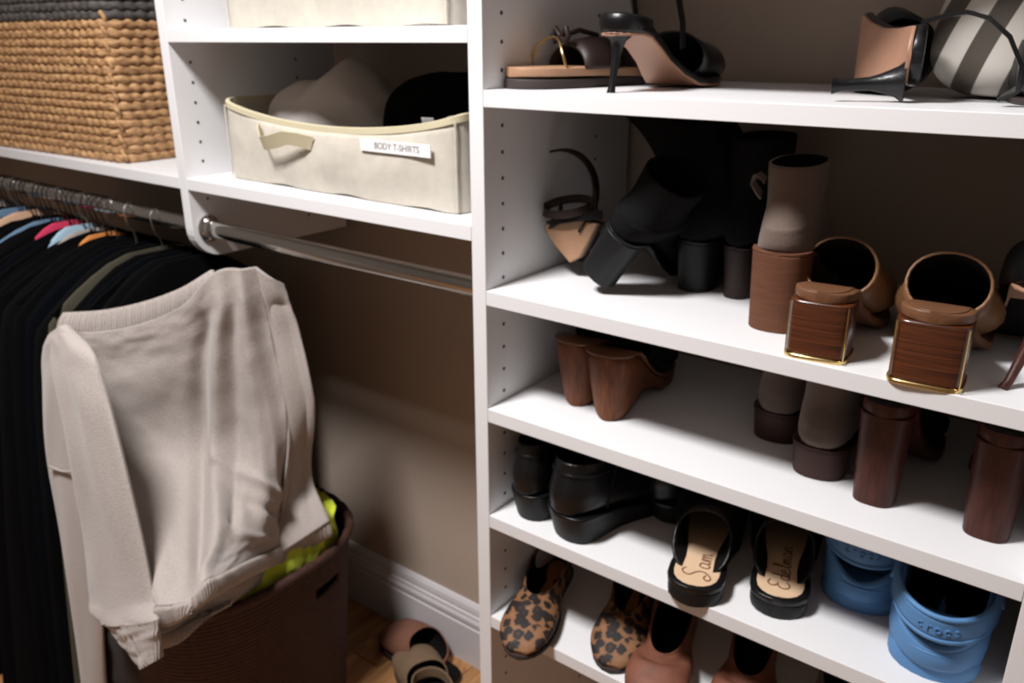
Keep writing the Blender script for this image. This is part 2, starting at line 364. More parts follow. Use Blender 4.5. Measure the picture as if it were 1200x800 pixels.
kid(obj('top_board', box(NB(), 0, W2, 0, DEP, 2.13, 2.15), 'melamine', smooth=False), U)
H_ = thing('hanging_unit', 'white wall unit on the left with cubby shelves above two hanging rods', 'shelves', (-.33, .17, 1.1))
p = kid(panel('side_panel', -T-W1-T, -T-W1, .952, 2.15, None, .052), H_); h = holes(None, -T-W1, 1, .96, 2.1, (SA, SB, 1.60)); h.parent = p
XL = -T-W1
for z in (1.60, SA, SB): kid(shelf(XL, -T, z, None), H_)
kid(obj('top_board', box(NB(), XL, -T, 0, DEP, 2.13, 2.15), 'melamine', smooth=False), H_)
kid(shelf(-2.39, XL-T, SB, None), H_)
kid(shelf(-2.39, XL-T, 1.66, None), H_)

def rod(x0, x1, label, f0=True, f1=True):
    t = thing('closet_rod', label, 'rod', ((x0+x1)/2, .03, RZ)); hx = (x1-x0)/2
    t['group'] = 'chrome hanging rods'
    n = 32
    def ov(x, a, b): return [Vector((x, a*cos(2*pi*k/n), b*sin(2*pi*k/n))) for k in range(n)]
    obj('rod_tube', loft(NB(), [ov(-hx+.002, .0085, .0150), ov(hx-.002, .0085, .0150)], True, True, True), 'chrome', t)
    for s, on in ((-1, f0), (1, f1)):
        if on:
            bm = loft(NB(), [ov(s*hx, .021, .024), ov(s*(hx-.003), .021, .024), ov(s*(hx-.004), .017, .020), ov(s*(hx-.010), .0115, .0185), ov(s*(hx-.012), .011, .018)], True, True, True)
            f = obj('rod_flange', bm, 'chrome', t)
            bm = NB()
            for zz in (.0215,): tube(bm, [(s*(hx-.003), 0, zz), (s*(hx-.0065), 0, zz)], .0028, 10)
            obj('screw', bm, 'chrome', f)
    return t
rod(XL+.0003, -T-.0003, 'bare chrome hanging rod under the middle cubby, nothing on it')
rod(-2.399, XL-T-.0003, 'chrome hanging rod crowded with hangers and dark clothes', False, True)

# ------------------------------------------------------------------ grids
def cr1(P, t):
    n = len(P)-1; f = min(n-1e-9, max(0, t*n)); i = int(f); k = f-i
    a, b, c, d = P[max(0, i-1)], P[i], P[i+1], P[min(n, i+2)]
    if i == 0: a = b*2-c
    if i+2 > n: d = c*2-b
    return 0.5*((b*2)+(c-a)*k+(a*2-b*5+c*4-d)*k*k+(b*3-a-c*3+d)*k*k*k)
def patch(ctrl, nu, nv, disp=None):
    """ctrl: rows of 3D points; returns grid [v][u] after smooth interpolation, pushed by disp(u, v) along the normal"""
    rows = [[cr1(r, i/nu) for i in range(nu+1)] for r in ctrl]
    G = [[cr1([rows[k][i] for k in range(len(rows))], j/nv) for i in range(nu+1)] for j in range(nv+1)]
    if disp:
        O = []
        for j in range(nv+1):
            R = []
            for i in range(nu+1):
                du = G[j][min(nu, i+1)]-G[j][max(0, i-1)]; dv = G[min(nv, j+1)][i]-G[max(0, j-1)][i]
                n = dv.cross(du)
                n = n.normalized() if n.length > 1e-9 else Vector((0, -1, 0))
                R.append(G[j][i]+n*disp(i/nu, j/nv))
            O.append(R)
        G = O
    return G
def gridbm(G, bm=None):
    bm = bm or NB(); V = [[bm.verts.new(p) for p in r] for r in G]
    for a, b in zip(V, V[1:]):
        for i in range(len(a)-1): bm.faces.new((a[i], a[i+1], b[i+1], b[i]))
    return bm

# ------------------------------------------------------------------ big woven basket on the left shelf
def rrect(cx, cy, hx, hy, r, n=10):
    out = []
    for (sx, sy, a0) in ((1, -1, -pi/2), (1, 1, 0), (-1, 1, pi/2), (-1, -1, pi)):
        for k in range(n+1):
            a = a0+pi/2*k/n; out.append((cx+sx*(hx-r)+r*cos(a), cy+sy*(hy-r)+r*sin(a)))
    return out
def resample(pts, step):
    P = [Vector((x, y, 0)) for x, y in pts]+[Vector((*pts[0], 0))]
    Ls = [0]
    for a, b in zip(P, P[1:]): Ls.append(Ls[-1]+(b-a).length)
    n = max(8, int(Ls[-1]/step)); out = []; j = 0
    for i in range(n):
        s = Ls[-1]*i/n
        while Ls[j+1] < s: j += 1
        k = (s-Ls[j])/max(1e-9, Ls[j+1]-Ls[j]); out.append(P[j].lerp(P[j+1], k))
    return out
def woven_basket(root, hx, hy, r, z0, rows, rh, taper, mats, thick=.007, nub=.024, amp=.0022, step=.005, start=0):
    for k in range(rows):
        z = z0+rh*(k+.5); hx_, hy_ = hx+taper*(k/rows)+.004*sin(pi*k/rows), hy+taper*(k/rows)+.004*sin(pi*k/rows)
        pts = resample(rrect(0, 0, hx_, hy_, r), step); n = len(pts); bm = NB(); rings = []
        ph = random.random()*6; L = 0
        per = n*step; cnt = round(per/nub)
        for i, p in enumerate(pts):
            t = (pts[(i+1) % n]-pts[i-1]).normalized(); nrm = Vector((t.y, -t.x, 0))
            a = 2*pi*cnt*i/n+ph+(pi if k % 2 else 0)
            b = abs(sin(a/2)); jit = noise.noise(Vector((p.x*40, p.y*40, z*60)))
            rr = thick*(.78+.30*b**.7+.18*jit); zz = z+.0012*sin(a)+.0018*jit
            c = p+nrm*(amp*b-.002)
            rings.append([c+nrm*(rr*.85*cos(q))+Vector((0, 0, rh*.56*(.86+.20*b+.1*jit)*sin(q)+zz)) for q in (2*pi*m/8 for m in range(8))])
        R = [[bm.verts.new(v) for v in rg] for rg in rings]
        for i in range(n):
            A, B = R[i], R[(i+1) % n]
            for m in range(8): bm.faces.new((A[m], A[(m+1) % 8], B[(m+1) % 8], B[m]))
        obj('woven_row', bm, mats(k), root)
BK = thing('woven_storage_basket', 'large square seagrass basket with a dark woven top band on the left shelf', 'basket', (-1.165, .180, SB), (0, 0, radians(2.5)))
woven_basket(BK, .260, .160, .028, 0.001, 22, .0158, .002, lambda k: 'seagrass' if k < 16 else 'dark_band')
obj('basket_wall', loft(NB(), [[Vector((x, y, z)) for x, y in rrect(0, 0, .253, .153, .026)] for z in (.002, .345)], True, True, False), 'seagrass', BK)
bm = NB(); pts = []      # the pale stitched cord up the near corner
for k in range(40):
    s = k/39; pts.append((.253+.0045*sin(s*60)+.004, -.153-.0065+.003*cos(s*60), .005+s*.262))
tube(bm, pts, .0042, 8); obj('corner_cord', bm, 'seagrass', BK)

# ------------------------------------------------------------------ canvas bins
def bin_(root, hx, hy, h, sag, front_lift=0, lab=True, nx=40):
    hx2 = hx
    def zt(x, y):           # the limp rim: sags at mid front, stands at the corners
        return h-sag*max(0, 1-(x/hx)**2)**.8*(1 if y < 0 else .4)
    base = resample(rrect(0, 0, hx, hy, .02, 5), .012); n = len(base)
    rings = []
    for k in range(9):
        s = k/8; R = []
        for p in base:
            b = .006*sin(pi*s)*(1-(p.x/hx)**2)*(1 if p.y < 0 else 0)+.0018*noise.noise(Vector((p.x*14, p.y*14, s*3)))
            wv = .0025*max(0, sin(p.x*40))*(1 if p.y < 0 else 0)*(1-s)
            d = p.normalized(); R.append(Vector((p.x, p.y-b*1.6, .0012+s*zt(p.x, p.y)+wv)))
        rings.append(R)
    bm = loft(NB(), rings, True, True, False)
    body = obj('fabric_body', bm, 'canvas', root, solid=.0035, off=-1)
    top = [v+Vector((0, 0, 0)) for v in rings[-1]]; bm = NB(); rr = []
    for i, p in enumerate(top):
        t = (top[(i+1) % n]-top[i-1]).normalized(); nn = Vector((t.y, -t.x, 0)).normalized()
        rr.append([p+nn*.0022+Vector((0, 0, .0035)), p+nn*.0022-Vector((0, 0, .0065)), p-nn*.005-Vector((0, 0, .0065)), p-nn*.005+Vector((0, 0, .0035))])
    R = [[bm.verts.new(v) for v in q] for q in rr]
    for i in range(n):
        A, B = R[i], R[(i+1) % n]
        for m in range(4): bm.faces.new((A[m], A[(m+1) % 4], B[(m+1) % 4], B[m]))
    obj('rim_binding', bm, 'binding', root, bevel=.0008)
    for sx in (-1, 1):
        c = Vector((sx*(hx-.0062), -hy+.0062, 0))
        tube_bm = tube(NB(), [c+Vector((sx*.001, -.0035, .004)), c+Vector((sx*.001, -.004, h*.5)), c+Vector((sx*.001, -.004, h-.006))], .0016, 6)
        obj('corner_piping', tube_bm, 'canvas', root)
    return body
B2 = thing('canvas_bin', 'cream canvas bin with a printed white label, open and holding folded clothes', 'bin', (-.335, .182, SB), (0, 0, radians(-1.2)))
b2 = bin_(B2, .262, .137, .126, .030)
# handle: a webbing strap looped out of the front
h0 = -.137
bm = strap(NB(), [(-.150, h0-.007, .088), (-.140, h0-.016, .083), (-.118, h0-.030, .070), (-.092, h0-.031, .074), (-.062, h0-.029, .082), (-.040, h0-.022, .080), (-.028, h0-.012, .076), (-.024, h0-.008, .074)], (0, .35, -1), .022, .0016)
obj('handle', bm, 'binding', B2)
lb = obj('label', box(NB(), .085, .222, h0-.0098, h0-.0088, .073, .090), 'paper', B2, smooth=False); lb.rotation_euler = (0, 0, 0)
def text_on(name, s, size, m, parent, loc, rot, extrude=.0002, shear=0, spacing=1.0):
    c = bpy.data.curves.new(name, 'FONT'); c.body = s; c.size = size; c.extrude = extrude; c.align_x = 'CENTER'; c.align_y = 'CENTER'; c.shear = shear; c.space_character = spacing
    o = bpy.data.objects.new(name, c); COL.objects.link(o); c.materials.append(MATS[m])
    dg = bpy.context.evaluated_depsgraph_get(); me = bpy.data.meshes.new_from_object(o.evaluated_get(dg)); me.materials.clear(); me.materials.append(MATS[m])
    bpy.data.objects.remove(o); q = bpy.data.objects.new(name, me); COL.objects.link(q); q.parent = parent; q.location = loc; q.rotation_euler = rot; return q
text_on('label_text', 'BODY T-SHIRTS', .0125, 'ink', lb, (.158, h0-.0100, .0815), (pi/2, 0, 0))
B1 = thing('canvas_bin', 'cream canvas bin cut off by the top of the picture, on the upper cubby shelf', 'bin', (-.325, .182, SA), (0, 0, radians(-.5)))
bin_(B1, .235, .135, .16, .01)
# clothes in the bin
def blob(name, m, root, cx, cy, cz, rx, ry, rz, amp=.006, fr=22, seed=0, e=2.6, nu=64, nv=32, label=None, fn=None, parent=None):
    bm = NB(); rings = []
    for j in range(1, nv):
        ph = pi*j/nv-pi/2; R = []
        for i in range(nu):
            a = 2*pi*i/nu
            d = Vector((spow(cos(a), 2/e)*spow(cos(ph), 2/e), spow(sin(a), 2/e)*spow(cos(ph), 2/e), spow(sin(ph), 2/e)))
            p = Vector((d.x*rx, d.y*ry, d.z*rz))
            if fn: p = fn(p)
            k = noise.noise(p*fr+Vector((seed, 0, 0)))+.5*noise.noise(p*fr*2.3+Vector((0, seed, 0)))
            rd = 1-abs(noise.noise(p*fr*.8+Vector((seed, seed, 0))))*2
            R.append(Vector((cx, cy, cz))+p+p.normalized()*amp*(k+.7*rd))
        rings.append(R)
    loft(bm, rings, True, True, True)
    return obj(name, bm, m, parent, label=label)
def peak(p):
    q = p.copy()
    q.z += .030*math.exp(-((p.x-.045)/.030)**2-((p.y-.0)/.09)**2)*(1 if p.z > 0 else 0); return q
c = blob('folded_cloth', 'white_cloth', None, 0, 0, 0, .125, .095, .062, .007, 16, 3, 2.2, fn=peak); c.location = (-.475, .185, SB+.094)
tag(c, 'rumpled off-white shirt bunched in the left half of the open canvas bin', 'clothing')
c = blob('folded_cloth', 'black_cloth', None, 0, 0, 0, .112, .095, .075, .005, 14, 8, 2.6); c.location = (-.205, .19, SB+.096)
tag(c, 'black folded garment heaped in the right half of the open canvas bin', 'clothing')
bm = strap(NB(), [(0, 0, 0), (.003, -.012, .008), (.004, -.018, .018), (.004, -.020, .024)], (1, 0, 0), .022, .0015); c = obj('care_label', bm, 'paper', None); c.location = (-.165, .095, SB+.095)
c.parent = bpy.data.objects['folded_cloth.001']; c.matrix_parent_inverse = Matrix.Translation(c.parent.location).inverted()
c = blob('folded_cloth', 'grey_cloth', None, 0, 0, 0, .03, .014, .018, .003, 40, 5); c.location = (-.115, .082, SB+.105)
tag(c, 'small grey cloth tucked at the front right of the open canvas bin', 'clothing')

# ------------------------------------------------------------------ hangers and hanging clothes
RY = .03
def hanger(x, m, label, yaw=0, hookout=1, group='slim hangers packed along the left rod', wire=.0016, lean=0):
    t = thing('clothes_hanger', label, 'hanger', (x, RY, RZ), (0, 0, yaw), group)
    zt = .0168; r = .0185; pts = []
    for k in range(17):                       # hook round the rod, its open end towards the back
        a = radians(-40+k*220/16); pts.append((0, r*cos(a)*hookout, zt-r+ .0005+r*sin(a)))
    pts += [(0, -.013*hookout, -.028), (0, -.004*hookout, -.038), (0, 0, -.052), (0, 0, -.072)]
    obj('hook', tube(NB(), pts, wire, 6), m if m != 'black_cloth' else 'bronze_hook', t)
    prof = [(-.205, -.150), (-.15, -.118), (-.08, -.088), (-.03, -.072), (0, -.068), (.03, -.072), (.08, -.088), (.15, -.118), (.205, -.150)]
    bm = strap(NB(), [(0, y, z) for y, z in prof], (1, 0, 0), .005, .009)
    strap(bm, [(0, -.198, -.151), (0, 0, -.155), (0, .198, -.151)], (1, 0, 0), .004, .006)
    obj('shoulder_bar', bm, 'black_cloth', t)
    return t
def garment(x, m, label, length, wy=.215, yaw=0, th=.013, seed=0, top=-.064, slope=.085, group=None, name='hanging_garment', neck=.05, xoff=0, flare=.02):
    """one garment on its hanger: shoulders slope from the neck and the cloth falls to the hem"""
    bm = NB(); rings = []; nz = 30; n = 40
    for j in range(nz+1):
        s = j/nz
        if s < .16:
            q = s/.16; hw = neck+(wy-neck)*q**.9; z = top-slope*q**1.3
        else:
            q = (s-.16)/.84; hw = wy*(1+flare*q**.7); z = top-slope-(length-slope)*q
        R = []
        for i in range(n):
            a = 2*pi*i/n; y = hw*spow(cos(a), .8); f = sin(y*46+seed*3+s*1.5)*.005*min(1, s*2)+.004*noise.noise(Vector((seed, y*12, z*5)))
            t_ = th*(.35+.65*min(1, s*5))
            R.append(Vector((f+t_/2*spow(sin(a), .7)+xoff, y, z)))
        rings.append(R)
    loft(bm, rings, True, True, True)
    g = obj(name, bm, m); g.location = (x, RY, RZ); g.rotation_euler = (0, 0, yaw); tag(g, label, 'clothing', group); return g
# x, material, length, half depth, label
G = []
x = -.735
dark = ['black_cloth', 'charcoal_cloth', 'navy_cloth', 'black_cloth']
special = {4: ('olive_cloth', 'dark olive garment whose edge catches the light among black clothes'),
           10: ('orange_cloth', 'garment with a bright orange shoulder among dark hanging clothes'),
           12: ('grey_cloth', 'light grey garment beside the orange one on the left rod'),
           13: ('pale_blue_cloth', 'pale blue garment with its shoulder showing behind the orange one'),
           15: ('crimson_cloth', 'crimson pink garment peeking from the dark hanging clothes'),
           18: ('blue_cloth', 'dusty blue garment among the dark clothes at the left edge'),
           21: ('peach_cloth', 'peach coloured top with a broad shoulder, at the left edge on the rod'),
           23: ('blue_cloth', 'steel blue garment behind the peach top at the left edge'),
           27: ('grey_cloth', 'pale grey garment farthest left on the crowded rod')}
where = ['second from the white panel', 'third from the white panel', 'just left of the two separate silver hooks', 'right of the olive garment']
for i in range(30):
    xi = -.735-.030*i
    nar = 0
    if i in special: m, lab = special[i]; grp = None; nar = 0 if i in (7,) else .055
    else: m = dark[i % 4]; lab = 'black garment packed among the dark clothes on the left rod'; grp = 'black clothes packed on the left rod'
    yaw = radians(random.uniform(-1, 1))
    if i == 0: lab, grp = 'first black garment beside the white panel, directly behind the beige sweater', None
    if i in (1, 2, 3): lab, grp = ('second', 'third', 'fourth')[i-1]+' black garment from the white panel, above the sweater neckline', None
    colour = i in special and m != 'olive_cloth'
    if colour: garment(xi, m, lab, .36, {'peach_cloth': .185, 'blue_cloth': .20}.get(m, .10)+.01*sin(i*1.7), yaw, .022, i, top=-.058+.006*sin(i*3.1), slope=.062 if m not in ('peach_cloth', 'blue_cloth') else .09, neck=.030)
    else: garment(xi, m, lab, (.52 if i < 4 else .965)+.02*sin(i*2.1), .218-.012*(i % 3 == 1) if i > 3 else .185+.01*i, yaw, .020 if m != 'olive_cloth' else .010, i, top=-.066, slope=.098+.008*sin(i*2.7), group=grp, flare=.02 if i < 4 else .50 if i < 9 else .66)
for i in range(30):         # hooks packed in between
    xi = -.965-.0215*i
    hanger(xi-.012, 'bronze_hook' if i % 5 else 'steel', 'dark metal hanger hook in the crowded row on the left rod', radians(random.uniform(-9, 9)), wire=.0015)
hanger(-.905, 'steel', 'silver wire hanger hook standing apart on the rod, left of a second one', radians(14), 1, None, .0021)
hanger(-.812, 'steel', 'thin silver hanger hook nearest the white panel on the left rod', radians(12), 1, None, .0013)

# ------------------------------------------------------------------ sweater
SW = thing('sweater', 'beige knitted crewneck sweater draped below the shelf, its hem in the laundry basket', 'sweater', (-.62, -.10, .42))
SWI = Matrix.Translation(SW.location).inverted()
def swk(o): o.parent = SW; o.matrix_parent_inverse = SWI; return o
def rowpts(spec, y0, y1, u0, u1, dy=0): return [at(u, v, y0+(y1-y0)*(u-u0)/(u1-u0)+dy) for u, v in spec]
YR = [(-.205, .04), (-.215, .035), (-.235, .02), (-.255, .0), (-.275, -.02)]
body = [[(64, 386), (112, 389), (165, 379), (213, 358), (253, 318), (298, 316)],
        [(68, 440), (120, 440), (172, 430), (224, 418), (270, 402), (314, 395)],
        [(104, 545), (152, 538), (203, 532), (250, 522), (295, 512), (333, 500)],
        [(150, 655), (190, 655), (230, 645), (270, 622), (305, 602), (339, 588)],
        [(180, 714), (205, 709), (238, 686), (273, 665), (308, 649), (341, 634)]]
ctrl = [rowpts(r, a, b, 60, 345) for r, (a, b) in zip(body, YR)]
ctrl[3] = [at(u, v, y) for (u, v), y in zip(body[3], (-.275, -.245, -.205, -.14, -.065, .01))]
ctrl[4] = [at(u, v, y) for (u, v), y in zip(body[4], (-.302, -.286, -.252, -.180, -.080, .010))]
def fold(c0, c1, wd, amp, v0=0, v1=1):      # a fold running from (u=c0 at v0) to (u=c1 at v1)
    def f(u, v):
        if v < v0-.12 or v > v1+.12: return 0
        k = min(1, max(0, (v-v0)/(v1-v0))); c = c0+(c1-c0)*k; e = sm(v0-.12, v0+.06, v)*(1-sm(v1-.06, v1+.12, v))
        return amp*e*math.exp(-((u-c)/wd)**2)
    return f
folds = [fold(.80, .42, .05, .018, .12, .95), fold(.68, .30, .042, -.020, .18, .98), fold(.92, .80, .05, .012, .1, .8), fold(.86, .62, .035, -.010, .12, .75),
         fold(.35, .10, .10, .012, .3, 1), fold(.62, .98, .045, .010, .55, .72), fold(.60, .95, .04, -.008, .62, .80), fold(.55, .85, .05, .007, .72, .92), fold(.97, .97, .035, -.006, .1, 1)]
def bdisp(u, v):
    d = sum(f(u, v) for f in folds)+.004*noise.noise(Vector((u*5, v*7, 2)))+.0016*noise.noise(Vector((u*16, v*20, 5)))
    d += -.016*max(0, abs(u-.5)*2-.86)/.14   # edges turn away
    return d
GB = patch(ctrl, 110, 130, bdisp)
swk(obj('body_front', gridbm(GB), 'sweater_knit', solid=.004))
def strip_between(A, B, nv, rib, amp, puff=.003):      # ribbed band between two point rows
    n = len(A); G = []
    for j in range(nv+1):
        s = j/nv; R = []
        for i in range(n):
            t = (A[min(n-1, i+1)]-A[max(0, i-1)]).normalized(); d = (B[i]-A[i]).normalized(); nn = d.cross(t).normalized()
            R.append(A[i].lerp(B[i], s)+nn*(amp*sin(2*pi*i/rib)+puff*sin(pi*s)))
        G.append(R)
    return gridbm(G)
def resrow(P, n): return [cr1(P, i/n) for i in range(n+1)]
ctop = rowpts([(74, 366), (120, 363), (165, 354), (210, 338), (247, 316)], -.195, .01, 60, 290)
cbot = rowpts([(66, 386), (118, 392), (165, 383), (209, 365), (251, 333)], -.207, .004, 60, 290)
A, B = resrow(ctop, 240), resrow(cbot, 240)
swk(obj('ribbed_collar', strip_between(A, B, 6, 4.6, .0013, .004), 'sweater_knit', solid=.006))
# hem ribs at the front
hb = [(184, 733), (207, 728), (240, 704), (275, 683), (310, 666), (343, 651)]
hA = [GB[-1][i] for i in range(111)]; hA = resrow(hA, 260); hB = resrow([at(u, v, y) for (u, v), y in zip(hb, (-.302, -.287, -.254, -.182, -.080, .010))], 260)
swk(obj('ribbed_hem', strip_between(hA, hB, 5, 4.2, .0009, .002), 'sweater_knit', solid=.005))
back = [[(88, 384), (160, 380), (235, 345), (300, 321), (331, 333)],
        [(88, 430), (160, 425), (240, 410), (310, 385), (346, 372)],
        [(118, 540), (190, 530), (260, 520), (325, 490), (369, 468)],
        [(160, 650), (215, 650), (275, 625), (325, 585), (364, 550)],
        [(183, 744), (214, 732), (254, 694), (318, 655), (386, 611)]]
YB2 = [(-.15, .085), (-.16, .085), (-.18, .075), (-.215, .06), (-.25, .05)]
bf = [fold(.85, .80, .06, .008, .05, .9), fold(.93, .95, .03, -.006, .3, .9)]
bctrl = [rowpts(r, a, b, 60, 389) for r, (a, b) in zip(back, YB2)]
bctrl[4] = [at(u, v, y) for (u, v), y in zip(back[4], (-.288, -.245, -.185, -.05, .068))]
bctrl[3] = [at(u, v, y) for (u, v), y in zip(back[3], (-.235, -.180, -.085, .01, .085))]
GK = patch(bctrl, 80, 90, lambda u, v: sum(f(u, v) for f in bf)+.003*noise.noise(Vector((u*5, v*8, 9))))
swk(obj('body_back', gridbm(GK), 'sweater_knit', solid=.004))
hb = [(183, 763), (214, 751), (250, 717), (280, 701), (304, 684), (326, 657), (350, 650), (390, 627)]
hA = resrow(GK[-1], 260); hB = resrow([at(u, v, y) for (u, v), y in zip(hb, (-.291, -.255, -.200, -.130, -.080, -.02, .02, .070))], 260)
swk(obj('ribbed_hem', strip_between(hA, hB, 5, 4.2, .0009, .002), 'sweater_knit', solid=.005))
# right shoulder and side: closes front to back
side = patch([[GB[j][110], (GB[j][110]+GK[round(j*90/130)][80])/2+Vector((.008, -.004, 0)).lerp(Vector((-.030, .022, 0)), sm(5, 50, j)), GK[round(j*90/130)][80]] for j in (0, 14, 28, 42, 70, 100, 130)], 12, 60)
swk(obj('side_seam', gridbm(side), 'sweater_knit', solid=.004))
def sleeve(name, rows, y0, y1, th, nz=60, rib=0, seed=0, fl=.004):
    n = 28; C = [(at(a, va, y0+(y1-y0)*k/(len(rows)-1)), at(b, vb, y0+(y1-y0)*k/(len(rows)-1))) for k, ((a, va), (b, vb)) in enumerate(rows)]
    Ls = [c[0] for c in C]; Rs = [c[1] for c in C]; rings = []
    for j in range(nz+1):
        l, r = cr1(Ls, j/nz), cr1(Rs, j/nz); c = (l+r)/2; h = (r-l)/2; n_ = Vector((h.y, -h.x, 0)).normalized()
        R = []
        for i in range(n if not rib else 72):
            a = 2*pi*i/(n if not rib else 72); q = c+h*cos(a)+n_*th*spow(sin(a), .8)
            q += n_*fl*noise.noise(Vector((cos(a)*1.6+seed, j/nz*6, seed)))*(1 if sin(a) > 0 else 0)
            if rib: q += (q-c).normalized()*.0020*sin(a*24)
            R.append(q)
        rings.append(R)
    return swk(obj(name, loft(NB(), rings, True, True, True), 'sweater_knit'))
sleeve('sleeve', [((60, 394), (76, 380)), ((51, 415), (92, 400)), ((52, 450), (96, 440)), ((57, 540), (100, 540)), ((76, 650), (116, 655)), ((92, 760), (121, 765)), ((104, 850), (126, 850))], -.235, -.262, .012, seed=2)
bm = NB()
pa = rowpts([(61, 544), (78, 550), (97, 548)], -.258, -.258, 50, 120); tube(bm, [cr1(pa, k/8)+Vector((.004, -.006, 0)) for k in range(9)], .0022, 6)
swk(obj('sleeve_seam', bm, 'sweater_knit'))
sleeve('sleeve', [((64, 394), (82, 388)), ((64, 420), (106, 412)), ((72, 455), (122, 455)), ((84, 520), (142, 530)), ((98, 610), (166, 630)), ((104, 690), (178, 692)), ((110, 712), (182, 712)), ((122, 728), (184, 727))], -.24, -.312, .014, seed=7, fl=.008)
sleeve('ribbed_cuff', [((122, 727), (184, 726)), ((143, 750), (186, 748)), ((169, 781), (188, 771))], -.313, -.316, .012, 16, rib=1)

# ------------------------------------------------------------------ laundry basket with the yellow garment
LB = thing('laundry_basket', 'dark reddish brown woven laundry basket under the beige sweater', 'basket', (-.665, -.025, 0))
def lring(s, inset=0, n=72, dz=0):
    k = .86+.14*s; hx, hy = .226*k-inset, .228*k-inset
    return [Vector((hx*spow(cos(2*pi*i/n), 2/2.8), hy*spow(sin(2*pi*i/n), 2/2.8), s*.402+dz)) for i in range(n)]
rows = 46
def lrow(k0, k1, m, name):
    bm = NB(); n = 150
    for k in range(k0, k1):
        s0, s1 = k/rows, (k+1)/rows; rings = []
        for q in range(4):
            s = s0+(s1-s0)*q/3; e = -.0008*sin(pi*q/3); base = lring(s, e, n)
            # notch for the hand hole on the right side
            rings.append([p*(1+.004*sin(pi*((i+(k % 2)) % 2)))+Vector((0, 0, 0)) for i, p in enumerate(base)])
        R = [[bm.verts.new(v) for v in rg] for rg in rings]
        for a, b in zip(R, R[1:]):
            for i in range(n):
                j = (i+1) % n
                c = (a[i].co+b[j].co)/2
                if c.x > 0 and .050 < c.y < .115 and .318 < c.z < .342: continue     # hand hole
                bm.faces.new((a[i], a[j], b[j], b[i]))
    return obj(name, bm, m, LB, solid=.005)
lrow(0, rows, 'dark_wicker', 'woven_wall')
bm = NB(); n = 100
rg = lring(1, -.001, n); R = []
for i, p in enumerate(rg):
    t = (rg[(i+1) % n]-rg[i-1]).normalized(); nn = Vector((t.y, -t.x, 0)); rr = .0085+.0012*sin(i*2.1)
    R.append([bm.verts.new(p+nn*rr*cos(a)+Vector((0, 0, rr*sin(a)))) for a in (2*pi*m/8 for m in range(8))])
for i in range(n):
    A, B = R[i], R[(i+1) % n]
    for m in range(8): bm.faces.new((A[m], A[(m+1) % 8], B[(m+1) % 8], B[m]))
obj('braided_rim', bm, 'dark_wicker', LB)
obj('basket_base', loft(NB(), [lring(0.0, .004), lring(.02, .004)], True, True, True), 'dark_wicker', LB)
# the yellow garment spilling over the rim side
def ydisp(u, v): return .009*noise.noise(Vector((u*7, v*4, 1)))+.007*(1-abs(noise.noise(Vector((u*11, v*5, 4))))*2)
yc = [[Vector((-.620, -.18, .385)), Vector((-.600, -.09, .405)), Vector((-.575, .02, .435)), Vector((-.560, .08, .460)), Vector((-.570, .145, .455))],
      [Vector((-.560, -.19, .385)), Vector((-.535, -.11, .405)), Vector((-.525, -.01, .432)), Vector((-.520, .07, .455)), Vector((-.535, .140, .455))],
      [Vector((-.505, -.19, .375)), Vector((-.476, -.11, .412)), Vector((-.467, -.02, .432)), Vector((-.466, .05, .436)), Vector((-.492, .125, .442))],
      [Vector((-.506, -.18, .320)), Vector((-.494, -.11, .330)), Vector((-.488, .00, .320)), Vector((-.490, .06, .310)), Vector((-.510, .11, .320))]]
y = obj('yellow_garment', gridbm(patch(yc, 90, 60, ydisp)), 'neon_cloth', solid=.003); tag(y, 'neon yellow garment crumpled in the laundry basket beneath the sweater', 'clothing')
c = blob('laundry_heap', 'laundry_cloth', None, 0, 0, 0, .185, .20, .17, .02, 9, 4); c.location = (-.685, -.035, .235); tag(c, 'dark laundry filling the basket beneath the yellow garment', 'clothing')

# ------------------------------------------------------------------ shoes
def shoe(label, cat, x, y, z, yaw, group=None, rx=0, ry=0, name='shoe'):
    return thing(name, label, cat, (x, y, z), (radians(rx), radians(ry), radians(yaw)), group)
def lining(mats): return [mats, 'black_lining']

